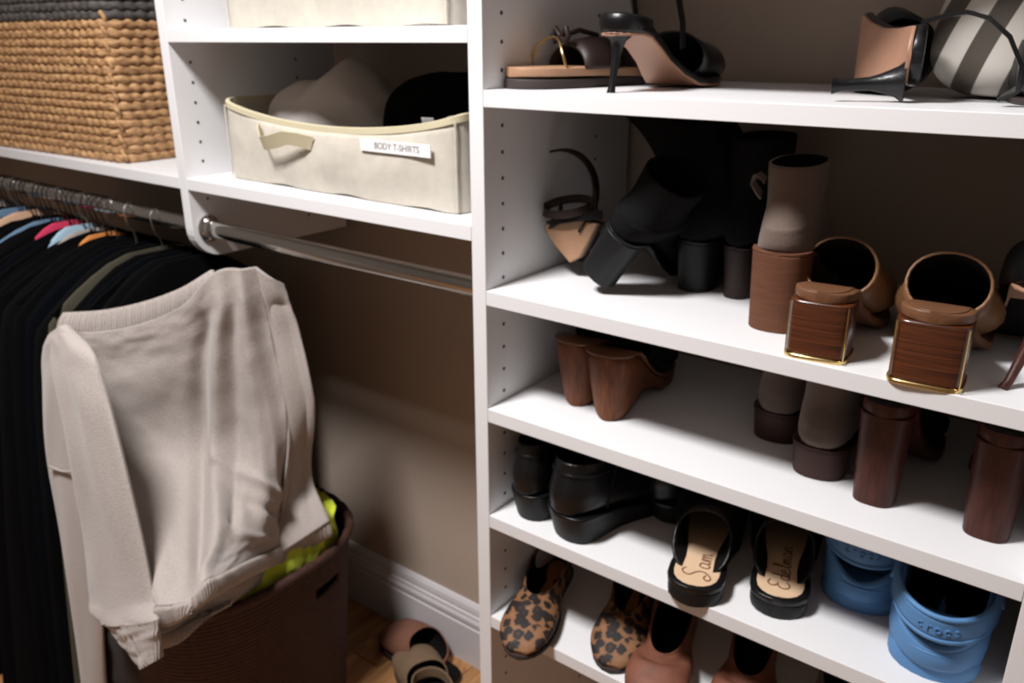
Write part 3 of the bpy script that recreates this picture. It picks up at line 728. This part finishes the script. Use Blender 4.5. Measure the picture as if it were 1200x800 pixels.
def block_boot(label, x, y, z, yaw, H, wt, wb, L, Wb, shaft, mu, mh, rx=0, ry=0, dt=.060, db=.055, sw=.034, open_front=.10, tab=True, lean=0, group=None, sole_m=None, low=False, slouch=0):
    t = shoe(label, 'boot', x, y, z, yaw, group, rx, ry, 'ankle_boot')
    obj('heel', heelblock(H, wt, wb, dt, db, yb=.004, ytop=.0, e=2.35), mh, t, bevel=.001)
    obj('outsole', sole(L, wt*1.0, Wb, H+.004, .004, .006, grow=.001), sole_m or mh, t)
    h = H+.003; f = .010
    flop = slouch; slouch = 0
    secs = [(.010-lean, h+shaft, open_front-lean+slouch, h+shaft+.004, sw), (.012-lean*.6, h+shaft*.80, open_front-lean*.6, h+shaft*.82, sw*.98), (.012, h+shaft*.52, .098, h+shaft*.62, sw*.92),
            (.002, h+shaft*.32, .112, h+shaft*.50, sw*.94), (-.002, h+.022, .130, h*.9+shaft*.40, sw*1.0), (.004, h, .148, hcurve(.55, h, f)+.058, wt/2*1.02, 2.6),
            (.060, hcurve(.26, h, f), .168, hcurve(.65, h, f)+.050, wt/2*.98, 2.6), (.115, hcurve(.46, h, f), .188, f+.043, Wb/2*.96, 2.6), (L*.66, f, L*.84, f+.036, Wb/2, 2.6), (L*.82, f, L*.92, f+.029, Wb/2*.90, 2.6), (L*.93, f, L*.97, f+.021, Wb/2*.66), (L*.985, f, L*.992, f+.011, Wb/2*.34)]
    bu = sock(secs, steps=4)
    if flop:
        for v in bu.verts:
            k = max(0, (v.co.z-h-.3*shaft)/(shaft*.7)); v.co.x -= flop*k**1.5; v.co.z -= .010*k*sin(v.co.x*30)
    up = obj('upper', bu, [mu, 'black_lining'], t, solid=.0028)
    if tab:
        bm = strap(NB(), [(-sw-.001, .030, h+shaft-.034), (-sw-.004, .024, h+shaft-.028), (-sw-.008, .020, h+shaft-.020), (-sw-.007, .022, h+shaft-.013), (-sw-.002, .026, h+shaft-.013), (-sw+.002, .03, h+shaft-.018)], (0, 1, .4), .011, .002)
        obj('pull_tab', bm, mu, t)
    return t

def wood_mule(label, x, y, yaw, H=.066, W=.066, L=.220, z=S2):
    t = shoe(label, 'shoe', x, y, z, yaw, None, name='mule')
    b = obj('heel', heelblock(H-.005, W, W*.98, .055, .053, yb=.0, e=5, z0=.0045), 'stacked_wood', t, bevel=.0016)
    obj('brass_rim', heelblock(.0045, W*1.035, W*1.035, .0575, .0575, yb=-.0015, ytop=-.0015, e=5), 'brass', b, bevel=.0006)
    for sx in (-1, 1): obj('brass_edge', tube(NB(), [(sx*W*.46, .0008, .004), (sx*W*.462, .0006, H-.006)], .0009, 6), 'brass', b)
    obj('footbed', sole(L, W, .092, H+.006, .011, .012, point=2.6), 'tan_leather', t, bevel=.0015)
    obj('insole', sole(L*.97, W*.80, .080, H+.0072, .002, .0138, point=2.6), 'tan_leather', t)
    up = obj('upper_band', vamp(L, W*1.25, .098, H+.006, .012, .33, .45, [(0, .075), (.35, .064), (.7, .038), (1, .014)], point=2.6, e=2.1, puff=1.04), ['camel_leather', 'black_lining'], t, solid=.0028)
    return t
wood_mule('square wooden heeled mule with gold heel rim beside the taupe boot', .414, .006, 6, .065, .060)
wood_mule('square wooden heeled mule with gold heel rim, right one, beside the stiletto pump', .517, -.002, 5, .067, .064)

# taupe suede boot on the second shelf
block_boot('tall taupe suede ankle boot with chunky brown stacked heel, second shelf', .346, .058, S2, 3, .086, .063, .058, .235, .080, .088, 'taupe_suede', 'taupe_heel', dt=.062, db=.056, sw=.029, sole_m='taupe_heel')
# black boots
block_boot('black ankle boot tipped sideways on its block heel, left part of second shelf', .112, .062, S2+.022, -6, .070, .052, .048, .225, .082, .080, 'black_suede', 'matte_black', ry=34, sw=.036, dt=.046, db=.042, sole_m='matte_black', tab=False)
block_boot('tall black boot with block heel behind the tipped black boot', .205, .146, S2, -3, .062, .050, .044, .190, .080, .146, 'black_suede', 'matte_black', sw=.066, tab=False, slouch=.060, sole_m='matte_black', open_front=.13, lean=.01)
block_boot('dark brown heeled boot in shadow, beside the taupe boot', .262, .150, S2, -4, .062, .042, .036, .200, .072, .125, 'black_suede', 'dark_brown_leather', sw=.034, tab=False, sole_m='dark_brown_leather')
# strappy sandal in the corner of the second shelf
t = shoe('strappy dark sandal with tan pointed sole propped in the corner of the second shelf', 'sandal', .046, .150, S2, 0, None, name='sandal')
bm = NB(); prof = [(-.038, .066), (-.036, .058), (-.020, .040), (.004, .020), (.020, .030), (.034, .055), (.046, .078), (.020, .080), (-.010, .074)]
loft(bm, [[Vector((x, y, z)) for x, z in prof] for y in (-.035, -.026)], True, True, True); obj('sole', bm, 'tan_sole', t, bevel=.002)
bm = NB(); loft(bm, [[Vector((x*1.04, y, z*1.02-.001)) for x, z in prof] for y in (-.0262, -.018)], True, True, True); obj('insole', bm, 'dark_brown_leather', t, bevel=.002)
bm = NB(); loft(bm, [[Vector((q*.9*cos(a)+.002, -.018+yy, .040+.0*q+q*.6*sin(a))) for a in (2*pi*k/16 for k in range(16))] for yy, q in ((0, .02), (.06, .012), (.12, .006))], True, True, True)
tube(bm, [(.01, -.02, .03), (.012, .02, .014), (.012, .06, .005)], [.010, .008, .005], 10); obj('stiletto_heel', bm, 'black_leather', t)
bm = strap(NB(), [(-.022+.060*sin(a)*.95, -.024+.012*cos(a), .100+.064*cos(a*.92)) for a in (-.35+k*2.7/22 for k in range(23))], (0, 1, 0), .013, .003); obj('heel_strap', bm, 'dark_brown_leather', t)
bm = strap(NB(), [(-.004+.036*cos(a), -.030+.016*sin(a), .094+.010*sin(a+.6)) for a in (k*2*pi/28 for k in range(29))], (0, .3, 1), .011, .0022); obj('toe_strap', bm, 'dark_brown_leather', t)
bm = strap(NB(), [(-.036, -.030, .064), (-.010, -.040, .078), (.022, -.040, .086), (.050, -.030, .090)], (0, .3, 1), .012, .003); obj('instep_strap', bm, 'black_leather', t)
bm = tube(NB(), [(-.012, -.034, .080), (-.012, -.034, .100)], .003, 8); tube(bm, [(.04, -.03, .085), (.036, -.026, .12)], .003, 8); obj('strap_link', bm, 'black_leather', t)

# stiletto pump at the right edge of the second shelf
t = shoe('black stiletto pump at the right edge of the second shelf', 'shoe', .590, .058, S2, 10, None, name='stiletto_pump')
bm = NB(); tube(bm, [(-.017, -.014, 0), (-.013, -.009, .006), (-.002, .006, .04), (.004, .016, .066), (.006, .024, .088)], [.0048, .0040, .0055, .010, .020], 14); obj('stiletto_heel', bm, 'mahogany', t)
obj('outsole', sole(.225, .048, .076, .090, .004, .006, point=1.7), 'blush_sole', t)
secs = [(.000, .142, .150, .062, .030), (-.004, .120, .152, .056, .031), (-.002, .098, .160, .050, .030), (.03, .088, .165, .047, .028), (.075, .060, .172, .042, .031), (.12, .022, .180, .040, .036), (.15, .008, .196, .034, .037), (.185, .006, .210, .024, .028), (.215, .006, .222, .014, .012)]
obj('upper', sock(secs), ['black_leather', 'black_lining'], t, solid=.002)
obj('insole', sole(.21, .042, .070, .0925, .0015, .0075, point=1.8), 'black_lining', t)

# top shelf: heeled slingback with its tan underside, flat sandal, tipped mule, striped pouch
t = shoe('black slim heeled slingback with peach underside, left end of top shelf', 'sandal', .150, .036, S1, -4, None, name='slingback_sandal')
L_ = .218; Hh = .063
bm = NB(); rings = []
for k in range(9):
    s = k/8; z = Hh*s*.98; r = interp(s, [(0, .0052), (.12, .0040), (.65, .0052), (.88, .009), (1, .019)])
    rings.append([Vector((r*cos(a), .004+.012*s+r*.9*sin(a), z)) for a in (2*pi*i/16 for i in range(16))])
obj('slim_heel', loft(bm, rings, True, True, True), 'black_leather', t)
obj('outsole', sole(L_, .050, .078, Hh, .004, .006, point=2.2), 'blush_sole', t)
obj('footbed', sole(L_, .053, .080, Hh+.009, .009, .013, point=2.2), 'black_leather', t)
obj('toe_upper', vamp(L_, .054, .084, Hh, .010, .60, .58, [(0, .052), (.5, .044), (1, .018)], e=2.1, puff=1.03), ['black_leather', 'black_lining'], t, solid=.0025)
secs = [(.00, Hh+.020, .06, Hh+.010, .026), (-.003, Hh+.012, .062, Hh+.003, .027), (.000, Hh, .064, Hh-.004, .0255)]
obj('heel_cup', sock(secs, cap=False), 'black_leather', t, solid=.002)
for sx in (-1, 1):
    bm = strap(NB(), [(sx*.030, .100, Hh*.72), (sx*.031, .095, Hh+.01), (sx*.030, .085, Hh+.035), (sx*.028, .070, Hh+.062), (sx*.022, .045, Hh+.085), (sx*.010, .028, Hh+.094), (0, .024, Hh+.095)], (0, 1, .2), .009, .0022); obj('slingback_strap', bm, 'black_leather', t)
bm = tube(NB(), [(-.026, .052, .043), (-.024, .054, .035), (-.026, .060, .029), (-.024, .066, .024)], .0006, 6)

t = shoe('brown flat sandal with tan footbed edge and thin gold strap, behind the slim heel', 'sandal',   .094, .242, S1, 158.7, None, name='flat_sandal')
obj('outsole', sole(.225, .060, .082, .012, .012, .012, point=2.8), 'dark_rubber', t, bevel=.002)
fb = obj('footbed', sole(.223, .059, .081, .022, .0115, .025, point=2.8), 'tan_sole', t, bevel=.003)
bm = NB(); pts = [(.038*cos(a), .165+.004*sin(3*a), .018+.040*sin(a)) for a in (k*pi/20 for k in range(21))]
obj('gold_strap', tube(bm, pts, .0018, 8), 'brass', t)
obj('vamp_band', vamp(.225, .060, .084, .022, .022, .30, .36, [(0, .050), (.5, .045), (1, .040)], e=2.2, steps=3, puff=1.02) if False else loft(NB(), [[Vector((.040*cos(a)*q, y_, .022+h_*sin(a))) for a in (pi*k/18 for k in range(19))] for y_, h_, q in ((.085, .036, .94), (.105, .037, .98), (.125, .034, 1.0), (.140, .028, 1.0))], False), 'dark_brown_leather', t, solid=.003)
obj('heel_cup', sock([(.0, .052, .055, .044, .029), (-.002, .036, .058, .030, .031), (.0, .021, .06, .021, .030)], cap=False), 'dark_brown_leather', t, solid=.003)
bm = NB()
for sx in (-1, 1): tube(bm, [(0, .150, .058), (sx*.012, .150, .068), (sx*.016, .150, .060), (sx*.012, .150, .053), (0, .150, .058)], .0035, 8)
tube(bm, [(0, .150, .058), (.004, .120, .066), (.006, .09, .060)], .003, 8)
obj('bow', bm, 'dark_brown_leather', t)

t = shoe('black slim heeled mule lying on its side, heel pointing left, on top shelf', 'shoe', .395, .040, S1+.006, -6, None, 0, 96, name='mule')
# local: built upright, then rolled so that its underside faces left
t.rotation_euler = (radians(0), radians(90), radians(11)); t.location = (.388, .045, S1+.041)
bm = NB(); rings = []
for k in range(9):
    s = k/8; z = .062*s; r = interp(s, [(0, .0078), (.10, .0052), (.5, .0060), (.8, .011), (1, .020)])
    rings.append([Vector((.027*(1-s)+.022*s+r*cos(a), .004+.012*s+r*.9*sin(a), z)) for a in (2*pi*i/16 for i in range(16))])
obj('slim_heel', loft(bm, rings, True, True, True), 'black_leather', t)
obj('outsole', sole(.230, .052, .080, .064, .004, .008, point=2.3), 'blush_sole', t)
obj('footbed', sole(.230, .055, .082, .074, .010, .016, point=2.3), 'black_leather', t)
obj('toe_upper', vamp(.230, .055, .086, .064, .010, .50, .50, [(0, .062), (.5, .050), (1, .020)], e=2.1, puff=1.04), ['black_leather', 'black_lining'], t, solid=.003)
bm = strap(NB(), [(-.029, .012, .070), (-.034, .006, .088), (-.036, .000, .105), (-.030, -.006, .122), (-.016, -.010, .138), (.006, -.010, .150), (.026, -.006, .152), (.034, .0, .140)], (0, 1, 0), .016, .0035)
obj('slingback_strap', bm, 'black_leather', t)

def pf(p):
    q = p.copy(); q.x += .25*q.z; return q
c = blob('fabric_pouch', 'striped_cloth', None, 0, 0, 0, .072, .055, .075, .0035, 14, 12, 2.3, fn=pf); c.location = (.520, .170, S1+.077)
tag(c, 'rounded pouch with wide white and dark grey stripes at the right of the top shelf', 'pouch')
t = shoe('black shoe toe standing in front of the striped pouch at the right edge', 'shoe', .566, .090, S1, 20, None, name='flat_shoe')
obj('outsole', sole(.20, .056, .074, .006, .006, .006), 'dark_rubber', t)
obj('upper', sock([(.0, .060, .10, .045, .028), (-.003, .035, .11, .042, .030), (.0, .007, .125, .042, .030), (.06, .006, .14, .040, .031), (.12, .006, .16, .036, .036), (.16, .006, .18, .028, .034), (.19, .006, .196, .016, .016)]), ['black_leather', 'black_lining'], t, solid=.002)

# third shelf
def wedge(label, x, y, yaw):
    t = shoe(label, 'shoe', x, y, S3, yaw, None, name='wedge_mule'); L = .225; H = .092; rings = []
    bm = NB()
    for tt in TS:
        ztop = hcurve(tt, H, .022); yb_ = tt*L
        zb = 0 if tt > .0 else 0
        w2 = max(.002, outl(tt, .066, .080, 2.4)); lo = .0
        if .30 < tt < .62: lo = .016*sin(pi*(tt-.30)/.32)
        n = 20; R = []
        for k in range(n):
            a = 2*pi*k/n; s = spow(sin(a), 2/6); q = spow(cos(a), 2/6); zz = (ztop+lo)/2-(ztop-lo)/2*q*-1
            kk = (zz-lo)/max(.001, ztop-lo); shr = 1-(1-kk)*.34*(1-sm(.25, .6, tt))
            R.append(Vector((w2*s*shr, yb_+.012*(1-kk)*(1-sm(0, .35, tt)), zz)))
        rings.append(R)
    loft(bm, rings, True, True, True); wd = obj('wedge_sole', bm, 'wedge_wood', t, bevel=.0015)
    obj('footbed', sole(L, .068, .082, H+.003, .003, .025, point=2.4, grow=.0008), 'tan_leather', t)
    obj('upper_band', vamp(L, .070, .084, H, .024, .40, .42, [(0, .060), (.5, .050), (1, .018)], point=2.4, e=2.1, puff=1.04), ['black_suede', 'black_lining'], t, solid=.003)
    obj('heel_strap', sock([(.002, H+.060, .10, H+.045, .030), (.0, H+.045, .10, H+.032, .031), (.0, H+.032, .10, H+.02, .031)], cap=False), 'black_suede', t, solid=.003)
    return t
wedge('brown wooden wedge mule in front of its twin, third shelf', .148, .050, 10)
wedge('brown wooden wedge mule nearest the left side panel, third shelf', .090, .064, 10)
def low_boot(label, x, y, yaw):
    return block_boot(label, x, y, S3, yaw, .036, .063, .057, .225, .080, .105, 'taupe_suede', 'dark_lowheel', dt=.062, db=.054, sw=.031, tab=False, open_front=.095)
low_boot('taupe suede boot with low dark heel, set back, left of its twin', .341, .130, 6)
low_boot('taupe suede boot with low dark heel, next to the dark block heels', .412, .070, 6)
def tall_heel(label, x, y, yaw):
    t = shoe(label, 'shoe', x, y, S3, yaw, None, name='block_heel_shoe'); H = .104; L = .215
    obj('heel', heelblock(H, .051, .042, .050, .042, yb=.004, e=2.8), 'mahogany', t, bevel=.001)
    obj('outsole', sole(L, .052, .080, H+.014, .014, .022, point=2.3), 'mahogany', t, bevel=.002)
    secs = [(.0, H+.045, .13, .095, .028), (-.003, H+.032, .135, .088, .030), (.0, H+.014, .14, .085, .029), (.04, H+.006, .15, .080, .029), (.09, .068, .16, .074, .033), (.13, .030, .17, .068, .038), (.16, .022, .185, .056, .038), (.19, .022, .2, .042, .030), (.208, .022, .212, .03, .014)]
    obj('upper', sock(secs), ['black_suede', 'black_lining'], t, solid=.0025); return t
tall_heel('dark red-brown shoe on a tall block heel beside the taupe boots, third shelf', .477, .050, 0)
tall_heel('dark red-brown shoe on a tall block heel at the right end, third shelf', .585, .050, 0)

# fourth shelf: black clogs/booties
def clog(label, x, y, yaw, W=.078, H=.040, top=.118):
    t = shoe(label, 'boot', x, y, S4, yaw, None, name='ankle_boot'); L = .235
    obj('platform_sole', sole(L, W, W*1.22, H, H*.98, .026, point=2.6) if False else loft(NB(), [[Vector((max(.002, outl(tt, W*.94, W*1.12, 2.6))*(1-.12*(1-q))*sx_, tt*L+.010*(1-q)*(1-sm(0, .2, tt)), hcurve(tt, H, .024)*q)) for sx_, q in ((-1, 0), (-1, .5), (-1, 1), (0, 1), (1, 1), (1, .5), (1, 0), (0, 0))] for tt in TS], True, True, True), 'matte_black', t, bevel=.002)
    obj('welt', sole(L, W, W*1.22, H+.004, .006, .028, point=2.6, grow=.0004), 'black_leather', t, bevel=.001)
    h = H+.003; f = .028; hw = W/2
    secs = [(.006, top, .105, top-.004, hw*.84), (.004, top-.016, .112, top-.016, hw*.86), (-.003, h+.032, .125, top-.028, hw*.97), (-.002, h+.012, .138, f+.062, hw*1.0), (.006, h, .150, f+.056, hw*.98, 2.6), (.06, hcurve(.26, h, f), .168, f+.050, hw*.98, 2.6), (.11, f+.004, .185, f+.044, hw*1.08, 2.6), (L*.66, f, L*.85, f+.037, hw*1.14, 2.6), (L*.82, f, L*.93, f+.029, hw*1.02, 2.6), (L*.93, f, L*.97, f+.02, hw*.75), (L*.985, f, L*.992, f+.01, hw*.36)]
    up = obj('upper', sock(secs, steps=4), ['black_leather', 'black_lining'], t, solid=.0028)
    bm = NB(); R = ringAB(secs[1][:2], secs[1][2:4], secs[1][4]+.001, 2.3, 40); tube(bm, R+[R[0]], .0022, 6); obj('collar_roll', bm, 'black_leather', up)
    bm = NB(); tube(bm, [(hw*.99, .055+.002*k, h+.006+k*.008) for k in range(8)], .0012, 6); obj('side_seam', bm, 'black_leather', up)
    return t
clog('black leather ankle boot nearest the left side panel, fourth shelf', .046, .012, -2, .062)
clog('large black leather ankle boot with thick sole, in front of the other black boots', .112, .004, -14, .078)
z3 = clog('black ankle boot with a silver zip pull, set back behind the large black boot', .182, .128, -30, .070, .030, .105)
bm = box(NB(), .036, .0385, .030, .036, .028, .044); tube(bm, [(.0375, .033, .045), (.0375, .033, .052)], .0018, 8)
obj('zip_pull', bm, 'steel', z3)

# slides with script on their footbeds
def script(parent, strokes, m='script_ink', r=.0007):
    bm = NB()
    for st in strokes:
        P = [Vector(p) for p in st]; tube(bm, [cr1(P, k/(len(P)*6)) for k in range(len(P)*6+1)], r, 6)
    return obj('script_lettering', bm, m, parent)
def fz(y): return .0268+.0006
def W_(glyphs, x0, y0, sx, sy, ang=0):       # glyph strokes in a (right, up) frame: right runs towards the toe, up to the left
    out = []
    for g in glyphs:
        out.append([(x0-sy*v, y0+sx*u, fz(0)) for u, v in g])
    return out
CAPS = [[(1.1, 2.2), (.75, 2.5), (.3, 2.2), (.25, 1.7), (.7, 1.2), (.9, .6), (.6, 0), (.1, -.3), (-.2, .0), (.1, .35), (.5, .2)]]
def low(s, u0):
    d = {'a': [[(.8, .9), (.4, 1.0), (.15, .6), (.2, .15), (.5, .05), (.75, .4), (.8, .9), (.75, .3), (.95, .05), (1.15, .25)]],
         'm': [[(.0, .3), (.15, .95), (.2, .5), (.2, .0), (.3, .7), (.5, .95), (.55, .5), (.55, 0), (.65, .7), (.85, .95), (.95, .5), (.95, .1), (1.15, .15)]],
         'd': [[(.8, .9), (.4, 1.0), (.15, .6), (.2, .15), (.5, .05), (.8, .4), (.95, 2.1), (.85, .4), (.95, .05), (1.15, .25)]],
         'e': [[(.1, .5), (.6, .6), (.6, .9), (.35, 1.0), (.15, .6), (.2, .1), (.55, .0), (.9, .25)]],
         'l': [[(.0, .2), (.4, 1.3), (.4, 2.1), (.2, 1.9), (.15, .8), (.25, .05), (.55, .15)]],
         'n': [[(.0, .3), (.15, .95), (.2, .5), (.2, .0), (.3, .7), (.6, .95), (.7, .5), (.7, .1), (.95, .2)]],
         'E': [[(1.2, 2.2), (.7, 2.4), (.3, 2.0), (.5, 1.4), (.85, 1.3), (.4, 1.2), (.05, .7), (.2, .1), (.7, -.05), (1.1, .3)]]}
    return [[(u+u0, v) for u, v in g] for g in d[s]]
def slide(label, x, y, yaw, word):
    t = shoe(label, 'shoe', x, y, S4, yaw, None, name='slide'); L = .230; W = .066
    obj('outsole', sole(L, W, .086, .019, .019, .019, point=2.6), 'matte_black', t, bevel=.003)
    obj('rim', sole(L, W+.001, .087, .0265, .008, .0265, point=2.6, grow=.0008), 'black_leather', t, bevel=.0025)
    fb = obj('footbed', sole(L*.955, W*.82, .074, .0272, .002, .0272, point=2.6), 'beige_insole', t); fb.location = (0, .0055, 0)
    up = obj('upper', vamp(L, W+.002, .088, .024, .024, .15, .40, [(0, .056), (.4, .050), (1, .018)], point=2.6, e=2.3, puff=1.04), ['black_leather', 'black_lining'], t, solid=.003)
    gl = []; u = 0
    for ch in word:
        g = CAPS if ch == 'S' else low(ch, 0); gl += [[(a+u, b) for a, b in q] for q in g]; u += {'S': 1.3, 'm': 1.2, 'E': 1.3, 'l': .6}.get(ch, 1.1)
    script(fb, W_(gl, .014 if word == 'Sam' else .010, .016, .0150 if word == 'Sam' else .0125, .0125 if word == 'Sam' else .0100), r=.0009)
    return t
slide('black open-back slide with beige footbed and script, beside the black boots', .316, -.012, 17, 'Sam')
slide('black open-back slide with beige footbed and script, beside the blue clogs', .404, .028, 17, 'Edelman')

# blue foam clogs
def foam_clog(label, x, y, yaw, m, strap_up=False, bands=True):
    t = shoe(label, 'clog', x, y, S4, yaw, None, name='foam_clog'); L = .240; W = .088; hw = W/2
    obj('sole', loft(NB(), [[Vector(((max(.002, outl(tt, W, .104, 2.4))+q2)*sx_, tt*L, q)) for sx_, q, q2 in ((-1, 0, -.004), (-1, .006, .0005), (-1, .016, .001), (-1, .022, -.002), (1, .022, -.002), (1, .016, .001), (1, .006, .0005), (1, 0, -.004))] for tt in TS], True, True, True), m, t, bevel=.0012)
    # heel counter: low wall round the heel, scooped at the back
    bm = NB(); nn = 28; G = []
    for j in range(7):
        s = j/6; R = []
        for i in range(nn+1):
            a = pi*(i/nn); cx = -hw*cos(a); cy = .052-.054*sin(a)*1.0
            top = .062-.020*sin(a)**2 if strap_up else .060-.022*sin(a)**3
            k = 1+.04*sin(pi*s)
            R.append(Vector((cx*k, cy+(-.003*sin(pi*s)*sin(a)), .018+(top-.018)*s)))
        G.append(R)
    obj('heel_wall', gridbm(G), m, t, solid=.006, off=0, bevel=0)
    Rr = G[-1]; bm = NB(); tube(bm, [p+Vector((0, 0, .001)) for p in Rr], .0042, 8); obj('heel_rim', bm, m, t)
    if bands:
        for zz in (.030, .037): 
            bm = NB(); tube(bm, [Vector((-(hw+.0035)*cos(a), .052-.0585*sin(a), zz)) for a in (pi*i/28 for i in range(29))], .0012, 6); obj('ridge', bm, m, t)
    secs = [(.048, .050, .120, .088, hw*1.02, 3.0), (.056, .020, .128, .086, hw*1.04, 3.0), (.085, .018, .150, .084, hw*1.08, 3.0), (.13, .018, .175, .080, hw*1.16, 2.8), (.17, .018, .200, .070, hw*1.18, 2.6), (.20, .018, .218, .056, hw*1.02, 2.6), (.222, .018, .230, .042, hw*.76), (.236, .018, .2375, .026, hw*.32)]
    bm = sock(secs, steps=4); up = obj('upper', bm, [m, 'black_lining'], t, solid=.004)
    # swinging heel strap with raised edges
    yo = .050; SG = []; r0 = .062; tilt = .02
    for j in range(5):
        s = j/4; R = []
        for i in range(33):
            a = pi*(i/32); cx = -(hw+.006)*cos(a); cy = .060-(.073)*sin(a)**.9
            zc = .086-.012*sin(a) if strap_up else .094-.006*sin(a)
            R.append(Vector((cx, cy, zc+(s-.5)*(.026 if strap_up else .030))))
        SG.append(R)
    st = obj('heel_strap', gridbm(SG), m, t, solid=.004, off=0)
    for e in (0, 4):
        bm = NB(); tube(bm, [p+Vector((0, -.0006, 0)) for p in SG[e]], .0030, 8); obj('strap_edge', bm, m, st)
    # moulded letters on the strap
    for i, ch in enumerate('crocs'):
        a = pi/2+(i-2)*.165; p = Vector((-(hw+.008)*cos(a), .060-(.0755)*abs(sin(a))**.9, (.086-.012*sin(a)) if strap_up else (.094-.006*sin(a))))
        text_on('raised_letter', ch, .014, m, st, p, (pi/2, 0, -(pi/2-a)*-.85 if False else (a-pi/2)*.9), .0009)
    for sx in (-1, 1):
        bm = NB(); tube(bm, [(sx*(hw+.002), .060, .078), (sx*(hw+.010), .060, .080)], .008, 14); obj('strap_rivet', bm, m, t)
    return t
foam_clog('blue foam clog set back in shadow between the slide and its twin', .472, .096, 6, 'blue_foam', False)
foam_clog('bright blue foam clog with raised heel strap in the right corner, fourth shelf', .566, .030, 6, 'blue_foam', True)

# fifth shelf: flats with toes towards the room (toe is local +y, turned round)
def flat(label, x, y, yaw, mu, ms, throat=.082, W=.078, L=.235, inner='black_lining', hgt=.040, cat='shoe', name='flat_shoe', ins=None):
    t = shoe(label, cat, x, y, S5, yaw, None, name=name)      # x, y: the toe tip's point; yaw turns the toe direction
    hw = W/2; Y = lambda q: q-L
    o = obj('outsole', sole(L, .058, W, .007, .007, .007, point=2.3), ms, t, bevel=.001); o.location = (0, -L, 0)
    secs = [(.0, .058, L-throat, .046, .027), (-.004, .035, L-throat+.003, .0455, .030), (.002, .008, L-throat+.010, .0455, .030), (.06, .007, L-throat+.018, .0445, .031), (.12, .007, L-throat*.65, hgt, hw*.94, 2.5), (L*.70, .007, L*.86, hgt-.006, hw, 2.4), (L*.82, .007, L*.925, hgt-.013, hw*.90, 2.4), (L*.92, .007, L*.968, hgt-.020, hw*.68), (L*.985, .007, L*.992, .014, hw*.33)]
    up = obj('upper', sock(secs, steps=4), [mu, inner], t, solid=.0022); up.location = (0, -L, 0)
    i = obj('insole', sole(L*.94, .052, W*.88, .0095, .002, .0095, point=2.3), ins or inner, t); i.location = (0, -L+.006, 0)
    bm = NB(); R = ringAB(secs[0][:2], secs[0][2:4], secs[0][4]+.0006, 2.3, 48); tube(bm, R+[R[0]], .0013, 6); q = obj('topline_piping', bm, mu, up)
    return t
flat('leopard print flat shoe with its toe overhanging the shelf edge, bottom left', .088, -.050, 200, 'leopard_hair', 'dark_rubber', inner='black_lining', throat=.085, ins='orange_lining')
flat('leopard print flat shoe further right, beside the rose leather shoe', .203, .004, 198, 'leopard_hair', 'dark_rubber', inner='black_lining', throat=.075, ins='orange_lining')
flat('rose brown leather flat with pale sole, left one, beside the leopard shoe', .283, -.038, 196, 'rose_leather', 'cream_rubber', throat=.072, W=.084, inner='black_lining', hgt=.050)
flat('rose brown leather flat with pale sole, right one, mostly under the shelf', .385, -.012, 194, 'rose_leather', 'cream_rubber', throat=.075, W=.084, inner='black_lining', hgt=.050)
flat('taupe suede flat at the bottom right of the lowest visible shelf', .485, .015, 190, 'taupe_suede', 'cream_rubber', throat=.07, W=.084, hgt=.052)

# floor shoes
def floor_clog(label, x, y, yaw, mu, ms, strap_, L=.24, W=.094):
    t = shoe(label, 'clog', x, y, 0, yaw, None, name='clog'); hw = W/2
    obj('outsole', sole(L, .070, W, .016, .016, .016, point=2.4), ms, t, bevel=.002)
    obj('footbed', sole(L*.96, .064, W*.93, .019, .004, .019, point=2.4), 'black_lining', t)
    secs = [(.050 if not strap_ else .075, .030, .118, .086, hw*.98, 2.4), (.054 if not strap_ else .080, .016, .126, .084, hw*1.02, 2.4), (.10, .014, .150, .078, hw*1.05, 2.4), (.145, .014, .180, .066, hw*1.08, 2.4), (.19, .014, .210, .052, hw*1.0, 2.4), (.218, .014, .226, .038, hw*.74), (.234, .014, .237, .022, hw*.34)]
    obj('upper', sock(secs, steps=4), [mu, 'black_lining'], t, solid=.003)
    if strap_: obj('heel_strap', sock([(.0, .072, .12, .066, hw*.86), (-.002, .055, .12, .05, hw*.88), (.0, .044, .12, .040, hw*.87)], cap=False), mu, t, solid=.003)
    return t
floor_clog('brown suede clog on the wooden floor against the white baseboard', -.325, .272, 84, 'brown_suede', 'dark_rubber', False)
floor_clog('fawn suede clog on the wooden floor, nearer than the brown one', -.262, .165, 62, 'fawn_suede', 'dark_rubber', True)
